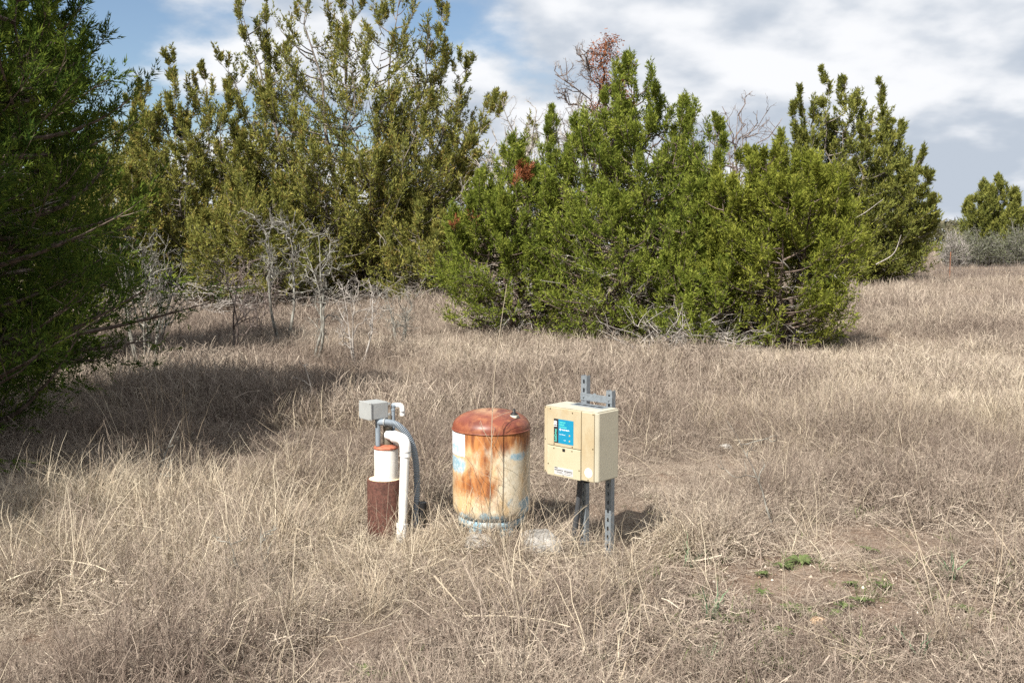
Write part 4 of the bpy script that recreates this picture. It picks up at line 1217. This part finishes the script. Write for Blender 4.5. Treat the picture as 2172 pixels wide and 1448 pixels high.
# ------------------------------------------------------------------ grass and weeds
def blade_set(mb, n, rad, hmin, hmax, wid, rng, lean=0.6, droop=0.6, K=4, m=0, tlo=0.0, thi=1.0, base_z=-0.01, sweep=None):
    a = rng.uniform(0, 2 * np.pi, n); q = rad * np.sqrt(rng.random(n))
    b = np.stack([q * np.cos(a), q * np.sin(a), np.full(n, base_z)], 1)
    L = rng.uniform(hmin, hmax, n)
    da = rng.uniform(0, 2 * np.pi, n)
    ln = np.abs(rng.normal(0, lean, n))
    hd = np.stack([np.cos(da), np.sin(da), np.zeros(n)], 1)
    if sweep is not None:
        hd = nrm(hd + np.array(sweep))
    d0 = nrm(hd * ln[:, None] + np.array([0, 0, 1.0]))
    mid = b + d0 * (L * 0.55)[:, None]
    e = mid + nrm(d0 + hd * (droop * rng.uniform(0.2, 1.6, n))[:, None] - np.array([0, 0, 1.0]) * (droop * rng.uniform(0, 1.1, n))[:, None]) * (L * 0.5)[:, None]
    e[:, 2] = np.maximum(e[:, 2], 0.004)
    P = bez(b, mid, e, K + 1)
    P[:, 1:] += rng.normal(0, 0.010, (n, K, 3)) * np.minimum(L, 0.25)[:, None, None] * 2
    Wd = wid * rng.uniform(0.6, 1.3, n)[:, None] * (1 - 0.8 * np.linspace(0, 1, K + 1)[None] ** 2)
    side = nrm(np.cross(hd, np.array([0, 0, 1.0])) + rng.normal(0, 0.4, (n, 3)))
    ribbons(mb, P, Wd, side, rng.uniform(tlo, thi, n).astype(np.float32), m)


def litter_set(mb, n, rad, lmin, lmax, wid, rng, zmax=0.05, m=0, tlo=0, thi=1):
    a = rng.uniform(0, 2 * np.pi, n); q = rad * np.sqrt(rng.random(n))
    c = np.stack([q * np.cos(a), q * np.sin(a), zmax * rng.random(n) ** 1.5 + 0.004], 1)
    da = rng.uniform(0, 2 * np.pi, n); L = rng.uniform(lmin, lmax, n)
    d = nrm(np.stack([np.cos(da), np.sin(da), rng.normal(0, 0.35, n)], 1))
    P = bez(c - d * (L / 2)[:, None], c + rng.normal(0, 0.18, (n, 3)) * L[:, None], c + d * (L / 2)[:, None], 4)
    P[..., 2] = np.maximum(P[..., 2], 0.002)
    side = nrm(np.cross(d, np.array([0, 0, 1.0])) + rng.normal(0, 0.5, (n, 3)))
    ribbons(mb, P, np.repeat((wid * rng.uniform(0.5, 1.3, n))[:, None], 4, 1), side, rng.uniform(tlo, thi, n).astype(np.float32), m)


def twig_weed(mb, n, rad, hmin, hmax, wid, rng, m=0, tlo=0, thi=0.7):
    """fine much-branched dead forbs"""
    a = rng.uniform(0, 2 * np.pi, n); q = rad * np.sqrt(rng.random(n))
    b = np.stack([q * np.cos(a), q * np.sin(a), np.full(n, -0.01)], 1)
    L = rng.uniform(hmin, hmax, n)
    e = b + nrm(np.stack([rng.normal(0, 0.3, n), rng.normal(0, 0.3, n), np.ones(n)], 1)) * L[:, None]
    P = bez(b, (b + e) / 2 + rng.normal(0, 0.08, b.shape) * L[:, None], e, 4)
    t = rng.uniform(tlo, thi, n)
    ribbons(mb, P, np.repeat(np.full((n, 1), wid), 4, 1) * np.array([1, 0.8, 0.6, 0.3]), nrm(rng.normal(size=(n, 3)) * [1, 1, 0.1]), t, m)
    f = np.repeat(np.arange(n), 7)
    fb, ft = at_path(P[f], rng.uniform(0.3, 1, len(f)))
    fe2 = fb + nrm(ft * 0.8 + rng.normal(0, 0.6, fb.shape)) * (L[f] * rng.uniform(0.12, 0.4, len(f)))[:, None]
    fe2[:, 2] = np.maximum(fe2[:, 2], 0.004)
    Q = bez(fb, (fb + fe2) / 2 + rng.normal(0, 0.04, fb.shape) * L[f][:, None], fe2, 3)
    ribbons(mb, Q, np.full((len(f), 3), wid * 0.6), nrm(rng.normal(size=(len(f), 3))), t[f] + rng.uniform(-0.1, 0.25, len(f)), m)


PROTO = {}
def proto(kind, maker, mats, count, seed):
    PROTO[kind] = []
    for k in range(count):
        mb = MB(); maker(mb, np.random.default_rng(seed + k))
        me = mb.mesh(kind, mats)
        PROTO[kind].append(bpy.data.objects.new(kind + '_source', me))     # geometry source, never linked to the scene


def mk_tangle(mb, rng):
    blade_set(mb, 26, 0.13, 0.05, 0.17, 0.0017, rng, 0.9, 0.9, 4)
    litter_set(mb, 30, 0.16, 0.05, 0.16, 0.0016, rng, 0.05)
    twig_weed(mb, 5, 0.12, 0.06, 0.17, 0.0014, rng)


def mk_weed(mb, rng):
    twig_weed(mb, 16, 0.12, 0.12, 0.30, 0.0013, rng)
    blade_set(mb, 18, 0.12, 0.06, 0.18, 0.0012, rng, 0.7, 0.7, 4)


def mk_litter(mb, rng):
    litter_set(mb, 60, 0.17, 0.04, 0.15, 0.0013, rng, 0.02)
    twig_weed(mb, 4, 0.14, 0.03, 0.10, 0.001, rng)


def mk_straw(mb, rng):
    sw = rng.normal(0, 0.35, 3); sw[2] = 0
    blade_set(mb, 46, 0.07, 0.22, 0.52, 0.0018, rng, 0.35, 0.75, 6, sweep=sw)
    blade_set(mb, 22, 0.09, 0.10, 0.25, 0.0018, rng, 0.8, 0.9, 5)


def mk_straw_flat(mb, rng):
    sw = rng.normal(0, 0.8, 3); sw[2] = 0
    blade_set(mb, 34, 0.10, 0.20, 0.48, 0.0017, rng, 1.3, 0.8, 6, sweep=sw)
    litter_set(mb, 26, 0.2, 0.12, 0.34, 0.0016, rng, 0.09, tlo=0.2)


def mk_stems(mb, rng):
    sw = rng.normal(0, 0.9, 3); sw[2] = 0
    blade_set(mb, 9, 0.14, 0.25, 0.62, 0.0022, rng, 1.0, 0.5, 6, sweep=sw, tlo=0.55)
    litter_set(mb, 7, 0.25, 0.2, 0.5, 0.0022, rng, 0.14, tlo=0.5)


def mk_green(mb, rng):
    blade_set(mb, 26, 0.06, 0.03, 0.085, 0.0022, rng, 0.9, 0.7, 3)


def mk_mid(mb, rng):
    blade_set(mb, 46, 0.24, 0.08, 0.26, 0.0026, rng, 0.7, 0.8, 3)
    litter_set(mb, 22, 0.26, 0.08, 0.24, 0.0026, rng, 0.08)
    twig_weed(mb, 7, 0.24, 0.10, 0.28, 0.0022, rng)


def mk_mid_straw(mb, rng):
    sw = rng.normal(0, 0.4, 3); sw[2] = 0
    blade_set(mb, 44, 0.15, 0.2, 0.52, 0.0028, rng, 0.5, 0.8, 5, sweep=sw)


def mk_far(mb, rng):
    blade_set(mb, 60, 0.30, 0.14, 0.42, 0.0045, rng, 0.5, 0.6, 3)
    twig_weed(mb, 8, 0.3, 0.15, 0.4, 0.004, rng)


proto('tangle', mk_tangle, M['weed'], 6, 200)
proto('weed', mk_weed, M['weed'], 5, 220)
proto('litter', mk_litter, M['weed'], 4, 240)
proto('straw', mk_straw, M['straw'], 6, 260)
proto('straw_flat', mk_straw_flat, M['straw'], 5, 280)
proto('stems', mk_stems, M['straw'], 6, 400)
proto('green', mk_green, M['green_blade'], 4, 300)
proto('mid', mk_mid, M['weed'], 6, 360)
proto('mid_straw', mk_mid_straw, M['straw'], 6, 380)
proto('far', mk_far, M['weed'], 5, 320)
proto('far_straw', mk_far, M['straw'], 4, 340)


def scatter(name, label, kind, x, y, scl, tone, rng, tilt=0.12):
    srcs = PROTO[kind]
    n = len(x)
    me = bpy.data.meshes.new(name)
    me.vertices.add(n)
    me.vertices.foreach_set('co', np.stack([x, y, ground_z(x, y)], 1).astype(np.float32).ravel())
    for an, ty, key, val in (('rot', 'FLOAT_VECTOR', 'vector', np.stack([rng.normal(0, tilt, n), rng.normal(0, tilt, n), rng.uniform(0, 6.28, n)], 1)),
                             ('scl', 'FLOAT', 'value', scl), ('tone', 'FLOAT', 'value', tone), ('pick', 'INT', 'value', rng.integers(0, len(srcs), n))):
        at_ = me.attributes.new(an, ty, 'POINT')
        at_.data.foreach_set(key, np.ascontiguousarray(val, np.int32 if ty == 'INT' else np.float32).ravel())
    me.materials.append(srcs[0].data.materials[0])
    o = bpy.data.objects.new(name, me); COL.objects.link(o)
    ng = bpy.data.node_groups.new(name, 'GeometryNodeTree')
    ng.interface.new_socket('Geometry', in_out='INPUT', socket_type='NodeSocketGeometry')
    ng.interface.new_socket('Geometry', in_out='OUTPUT', socket_type='NodeSocketGeometry')
    N = ng.nodes.new; Lk = ng.links.new
    gi = N('NodeGroupInput'); go = N('NodeGroupOutput')
    iop = N('GeometryNodeInstanceOnPoints')
    jn = N('GeometryNodeJoinGeometry')
    for s in srcs:
        oi = N('GeometryNodeObjectInfo'); oi.inputs['Object'].default_value = s; oi.inputs['As Instance'].default_value = False
        gti = N('GeometryNodeGeometryToInstance'); Lk(oi.outputs['Geometry'], gti.inputs[0]); Lk(gti.outputs[0], jn.inputs[0])

    def na(nm, ty):
        q = N('GeometryNodeInputNamedAttribute'); q.data_type = ty; q.inputs[0].default_value = nm
        return q.outputs[0]
    e2r = N('FunctionNodeEulerToRotation'); Lk(na('rot', 'FLOAT_VECTOR'), e2r.inputs[0])
    Lk(gi.outputs[0], iop.inputs['Points']); Lk(jn.outputs[0], iop.inputs['Instance'])
    iop.inputs['Pick Instance'].default_value = True
    Lk(na('pick', 'INT'), iop.inputs['Instance Index']); Lk(e2r.outputs[0], iop.inputs['Rotation']); Lk(na('scl', 'FLOAT'), iop.inputs['Scale'])
    Lk(iop.outputs[0], go.inputs[0])
    md = o.modifiers.new('scatter', 'NODES'); md.node_group = ng
    tag(o, label, 'grass', None, 'stuff')
    return o


def field(n, y0, y1, rng, half=0.72):
    y = np.sqrt(rng.uniform(y0 * y0, y1 * y1, n)); x = rng.uniform(-half, half, n) * y
    return x, y


def blob(x, y, cx, cy, rx, ry):
    return np.clip(1.25 - np.hypot((x - cx) / rx, (y - cy) / ry), 0, 1)


def straw_map(x, y):
    s = 1.0 * blob(x, y, -1.75, 6.7, 1.5, 1.0) + 0.7 * blob(x, y, -2.8, 5.9, 0.9, 1.0) + 0.7 * blob(x, y, -1.3, 5.2, 1.3, 0.8) + 0.8 * blob(x, y, -0.7, 5.7, 0.8, 0.5) + 0.9 * blob(x, y, 0.35, 5.65, 0.8, 0.45) + 0.5 * blob(x, y, 0.2, 5.0, 1.0, 0.5)
    s = s + 0.75 * blob(x, y, 0.3, 14.0, 2.2, 3.0) + 0.9 * blob(x, y, 5.5, 12.5, 3.2, 5.0) + 0.6 * blob(x, y, 3.4, 9.5, 2.0, 2.0) + 0.5 * blob(x, y, -1.0, 11.0, 1.2, 2.0)
    return np.clip(s * (0.35 + 1.3 * fbm(x * 0.9, y * 0.9, 61, 3)), 0, 1)


def bare_map(x, y):
    s = 1.2 * blob(x, y, 1.25, 4.5, 1.2, 1.0) + 0.75 * blob(x, y, 2.0, 5.8, 1.6, 1.3) + 0.5 * blob(x, y, -0.6, 3.9, 1.4, 0.5) + 0.5 * blob(x, y, 2.2, 4.6, 1.0, 1.0)
    return np.clip(s * (0.5 + 1.0 * fbm(x * 1.5, y * 1.5, 71, 3)), 0, 1)


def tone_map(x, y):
    return np.clip(0.5 + 1.3 * (fbm(x * 0.8, y * 0.8, 81, 4) - 0.5) + 1.3 * (fbm(x * 0.17, y * 0.17, 83, 3) - 0.5) + 0.35 * straw_map(x, y) - 0.10 - 0.22 * np.clip(blob(x, y, -4.6, 12.0, 2.9, 5.0) * 2, 0, 1), 0, 1)  # dark weeds grow under the left cedars; blob term also paints their shade deeper


# keep the tussocks from growing through the equipment
def clear(x, y):
    k = (np.hypot(x - wx, y - wy) > 0.15) & (np.hypot(x + 0.125, y - 5.93) > 0.27)
    return k


rng = np.random.default_rng(400)
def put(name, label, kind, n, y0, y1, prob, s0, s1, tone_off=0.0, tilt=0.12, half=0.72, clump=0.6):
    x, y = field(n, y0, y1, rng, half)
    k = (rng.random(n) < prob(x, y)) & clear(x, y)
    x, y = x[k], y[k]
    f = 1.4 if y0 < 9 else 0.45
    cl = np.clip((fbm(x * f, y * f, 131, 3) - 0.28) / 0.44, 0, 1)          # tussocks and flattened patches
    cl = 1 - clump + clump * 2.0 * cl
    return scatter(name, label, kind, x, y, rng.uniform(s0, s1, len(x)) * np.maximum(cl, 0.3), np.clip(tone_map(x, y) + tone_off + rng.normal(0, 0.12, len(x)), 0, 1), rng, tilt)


sm, bm_ = straw_map, bare_map


def low(x, y):
    """trampled strip in front of and around the equipment"""
    return np.clip(blob(x, y, -0.1, 5.55, 1.25, 0.75) * 1.6, 0, 1)


def shade_(x, y):
    """straw keeps out of the ground under the left cedars"""
    return 1 - 0.9 * np.clip(blob(x, y, -4.6, 12.0, 2.9, 5.0) * 2.2, 0, 1)


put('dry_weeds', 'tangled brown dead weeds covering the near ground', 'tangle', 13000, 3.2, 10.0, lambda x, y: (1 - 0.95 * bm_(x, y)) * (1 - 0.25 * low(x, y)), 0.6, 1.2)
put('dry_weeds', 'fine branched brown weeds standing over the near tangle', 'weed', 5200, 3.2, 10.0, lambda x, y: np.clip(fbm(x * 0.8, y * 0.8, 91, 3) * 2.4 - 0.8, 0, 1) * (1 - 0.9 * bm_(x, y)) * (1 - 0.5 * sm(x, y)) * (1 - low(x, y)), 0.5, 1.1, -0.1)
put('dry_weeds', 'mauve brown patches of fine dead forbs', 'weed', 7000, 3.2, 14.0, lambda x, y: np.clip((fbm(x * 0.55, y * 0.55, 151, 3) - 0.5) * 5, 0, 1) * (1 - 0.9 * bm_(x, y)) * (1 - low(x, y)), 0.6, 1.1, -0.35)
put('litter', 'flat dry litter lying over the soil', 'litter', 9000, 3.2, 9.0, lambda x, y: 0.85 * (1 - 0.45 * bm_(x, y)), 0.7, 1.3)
put('straw_grass', 'yellow straw bunch grass arching in the near field', 'straw', 3400, 3.2, 10.0, lambda x, y: (sm(x, y) ** 1.8 * 0.36 + 0.006) * (1 - 0.85 * low(x, y)) * shade_(x, y), 0.45, 0.95, clump=0.3)
put('straw_grass', 'fallen straw grass lodged flat in the near field', 'straw_flat', 3600, 3.2, 10.0, lambda x, y: (sm(x, y) ** 1.1 * 0.8 + 0.03) * (1 - 0.45 * low(x, y)) * shade_(x, y), 0.5, 1.05, clump=0.4)
put('fallen_stems', 'long pale broken grass stems lying across the near weeds', 'stems', 2300, 3.2, 11.0, lambda x, y: np.clip(0.16 + 0.5 * sm(x, y), 0, 1) * (1 - 0.6 * bm_(x, y)) * shade_(x, y), 0.5, 0.95, clump=0.2)
put('green_shoots', 'short green shoots between the dead weeds', 'green', 2800, 3.4, 10.5, lambda x, y: np.clip(bm_(x, y) * 0.8 + np.clip(fbm(x * 0.9, y * 0.9, 111, 3) - 0.5, 0, 1) * 1.4, 0, 0.8), 0.5, 1.3)
put('dry_weeds', 'brown dead weeds over the middle distance', 'mid', 10500, 9.6, 23.0, lambda x, y: 1 + 0 * x, 0.8, 1.35)
put('straw_grass', 'yellow straw grass in the middle distance', 'mid_straw', 4500, 9.0, 24.0, lambda x, y: np.clip(sm(x, y) * 0.8 + np.clip(fbm(x * 0.35, y * 0.35, 93, 3) - 0.44, 0, 1) * 1.2, 0, 0.8) * shade_(x, y), 0.5, 0.95, clump=0.35)
put('dry_weeds', 'purple brown grass of the far field', 'far', 20000, 22.0, 70.0, lambda x, y: 1 + 0 * x, 0.6, 1.15)
put('straw_grass', 'straw coloured grass of the far field', 'far_straw', 7000, 20.0, 70.0, lambda x, y: np.clip(fbm(x * 0.16, y * 0.16, 94, 3) * 2.4 - 0.9, 0, 1), 0.6, 1.1)
put('dry_weeds', 'brown grass reaching the distant woods', 'far', 6000, 68.0, 125.0, lambda x, y: 1 + 0 * x, 1.6, 2.6)

# single tall dry stalks and plants that stand out
def stalk_plant(name, label, loc, n, h0, h1, rad, seed, mat, wid=0.0022, lean=0.25, droop=0.4, cat='grass clump', group=None, sweep=None, twigs=0, tlo=0.2):
    r_ = np.random.default_rng(seed)
    mb = MB()
    blade_set(mb, n, rad, h0, h1, wid, r_, lean, droop, 8, sweep=sweep, tlo=tlo)
    if twigs:
        twig_weed(mb, twigs, rad * 1.2, h0, h1 * 0.8, wid * 0.8, r_, tlo=tlo, thi=0.9)
    o = mb.build(name, mat)
    o.location = (loc[0], loc[1], gz(loc[0], loc[1]))
    return tag(o, label, cat, group)


stalk_plant('weed_clump', 'bare branched dry weed rising in front of the rusty tank', (-0.10, 5.58), 16, 0.30, 0.75, 0.12, 501, M['straw'], 0.0014, 0.3, 0.3, 'weed', twigs=24, tlo=0.0)
stalk_plant('grass_clump', 'pale straw clump left of the tank foot', (-0.36, 5.62), 22, 0.22, 0.5, 0.1, 502, M['straw'], 0.0018, 0.45, 0.7)
stalk_plant('grass_clump', 'straw stems leaning right between tank and controller', (0.12, 5.60), 26, 0.35, 0.66, 0.08, 503, M['straw'], 0.0019, 0.7, 0.7, sweep=(1.0, 0.0, 0))
stalk_plant('grass_clump', 'thin dry stems in front of the rusty well casing', (-0.72, 5.78), 16, 0.25, 0.58, 0.13, 504, M['straw'], 0.0016, 0.35, 0.4)
stalk_plant('grass_clump', 'tall pale seed stalks at the edge of the cedar shade', (-2.75, 7.7), 40, 0.45, 1.0, 0.24, 505, M['straw'], 0.0019, 0.28, 0.55)
stalk_plant('grass_clump', 'dry grass tuft lit at the left picture edge', (-3.2, 6.95), 22, 0.25, 0.55, 0.15, 506, M['straw'], 0.0024, 0.35, 0.6)
stalk_plant('grass_clump', 'long yellow stems crossing the lower right corner', (2.05, 4.35), 14, 0.4, 0.75, 0.12, 507, M['straw'], 0.002, 0.6, 0.4, sweep=(0.5, 0.2, 0))
stalk_plant('grass_clump', 'few thin yellow stems on the bare soil at the bottom', (1.17, 4.12), 5, 0.25, 0.45, 0.08, 508, M['straw'], 0.0018, 0.35, 0.25)
stalk_plant('grass_clump', 'straw clump around the right strut post', (0.74, 5.62), 18, 0.12, 0.32, 0.12, 509, M['straw'], 0.0018, 0.6, 0.7)
stalk_plant('grass_clump', 'loose straw hiding the feet of the tank', (-0.02, 5.55), 30, 0.12, 0.34, 0.16, 512, M['straw'], 0.0018, 0.9, 0.8)
stalk_plant('grass_clump', 'straw around the base of the white drop pipe', (-0.60, 5.82), 24, 0.12, 0.36, 0.12, 513, M['straw'], 0.0018, 0.8, 0.8)
stalk_plant('grass_clump', 'straw clump in front of the left strut post', (0.34, 5.42), 14, 0.12, 0.34, 0.10, 510, M['straw'], 0.0018, 0.6, 0.7)
mb = MB(); r_ = np.random.default_rng(511)
sp_ = smooth_path([(0, 0, -0.02), (0.01, 0.0, 0.5), (0.03, 0.02, 1.0), (0.10, 0.05, 1.52)], 24)
tubes(mb, sp_, np.linspace(0.0034, 0.0012, 24), 5, tint=0.9)
f = np.full(12, 0); fb, ft = at_path(np.repeat(sp_[None], 12, 0), r_.uniform(0.25, 0.55, 12))
fe3 = fb + nrm(ft + r_.normal(0, 0.6, fb.shape)) * r_.uniform(0.06, 0.2, (12, 1))
tubes(mb, bez(fb, (fb + fe3) / 2 + r_.normal(0, 0.02, fb.shape), fe3, 5), np.full((12, 5), 0.0011), 3, tint=0.7)
o = mb.build('dry_stalk', M['straw']); o.location = (-0.13, 5.60, gz(-0.13, 5.60))
tag(o, 'one tall thin dry stalk reaching above the rusty tank', 'weed')

# blue green blades and low green rosettes
for k, (lab, x, y, n, h) in enumerate((('blue green grass blades in the straw left of the tank', -1.42, 5.22, 9, 0.24), ('blue green blades just right of the strut posts', 0.99, 5.42, 8, 0.24),
                                       ('blue green spreading blades on the lower bank right of centre', 0.93, 4.52, 14, 0.24), ('blue green tuft at the bottom right of centre', 0.83, 4.08, 14, 0.12),
                                       ('blue green blades in the weeds toward the right edge', 2.32, 5.10, 10, 0.18), ('two upright green blades at the bottom right', 1.75, 4.15, 3, 0.2))):
    stalk_plant('blade_tuft', lab, (x, y), n, h * 0.6, h, 0.03, 520 + k, M['blue_blade'], 0.0042, 0.5, 0.5, 'plant', 'blue green blade tufts', tlo=0.0)


def rosette(seed):
    r_ = np.random.default_rng(seed); mb = MB()
    n = 11
    a = np.arange(n) * 2.4 + r_.uniform(0, 6); L = r_.uniform(0.035, 0.075, n)
    hd = np.stack([np.cos(a), np.sin(a), np.zeros(n)], 1)
    b = hd * 0.004; mid = b + hd * (L * 0.5)[:, None] + [0, 0, 0.028]; e = b + hd * L[:, None] + [0, 0, 0.012]
    P = bez(b, mid, e, 5)
    ribbons(mb, P, 0.009 * np.array([0.3, 0.8, 1.0, 0.75, 0.1])[None] * r_.uniform(0.7, 1.2, (n, 1)), np.cross(hd, [0, 0, 1.0]), r_.random(n))
    return mb.mesh('green_weed', M['green_blade'])


RM = [rosette(s) for s in (601, 602, 603, 604)]
r_ = np.random.default_rng(610)
spots = [(1.03, 4.50), (1.12, 4.62), (1.35, 4.68), (1.40, 4.60), (1.62, 4.70), (1.72, 4.75), (1.55, 4.62), (1.00, 4.05), (1.10, 3.98), (1.22, 4.35), (0.95, 4.85), (1.28, 4.92), (1.50, 5.35), (1.36, 5.25), (1.62, 5.45), (0.62, 5.05),
         (-0.05, 4.30), (0.05, 4.42), (-0.62, 3.95), (-0.55, 3.92), (1.9, 4.95), (2.05, 5.6), (1.75, 5.0), (0.35, 4.05), (2.2, 4.7), (1.45, 4.1)]
for k, (x, y) in enumerate(spots):
    o = bpy.data.objects.new('green_weed', RM[k % 4]); COL.objects.link(o)
    o.location = (x, y, gz(x, y) + 0.012); s = r_.uniform(0.75, 1.5); o.scale = (s, s, s); o.rotation_euler = (r_.normal(0, 0.1), r_.normal(0, 0.1), r_.uniform(0, 6))
    tag(o, 'small bright green leafy rosette on the bare ground in the foreground', 'weed', 'green rosettes on the foreground soil')


# pale dead boughs that stand out against the right hand juniper
for pts in (((-3.1, -3.2, 2.55), (-2.0, -3.5, 2.5), (-0.9, -3.6, 2.75), (0.1, -3.4, 3.4)), ((0.0, -3.2, 1.0), (0.6, -3.3, 1.4), (0.9, -3.2, 2.1))):
    obj_tube('dead_bough', M['deadwood'], rj, pts, [0.026, 0.02, 0.008], 6, 16)
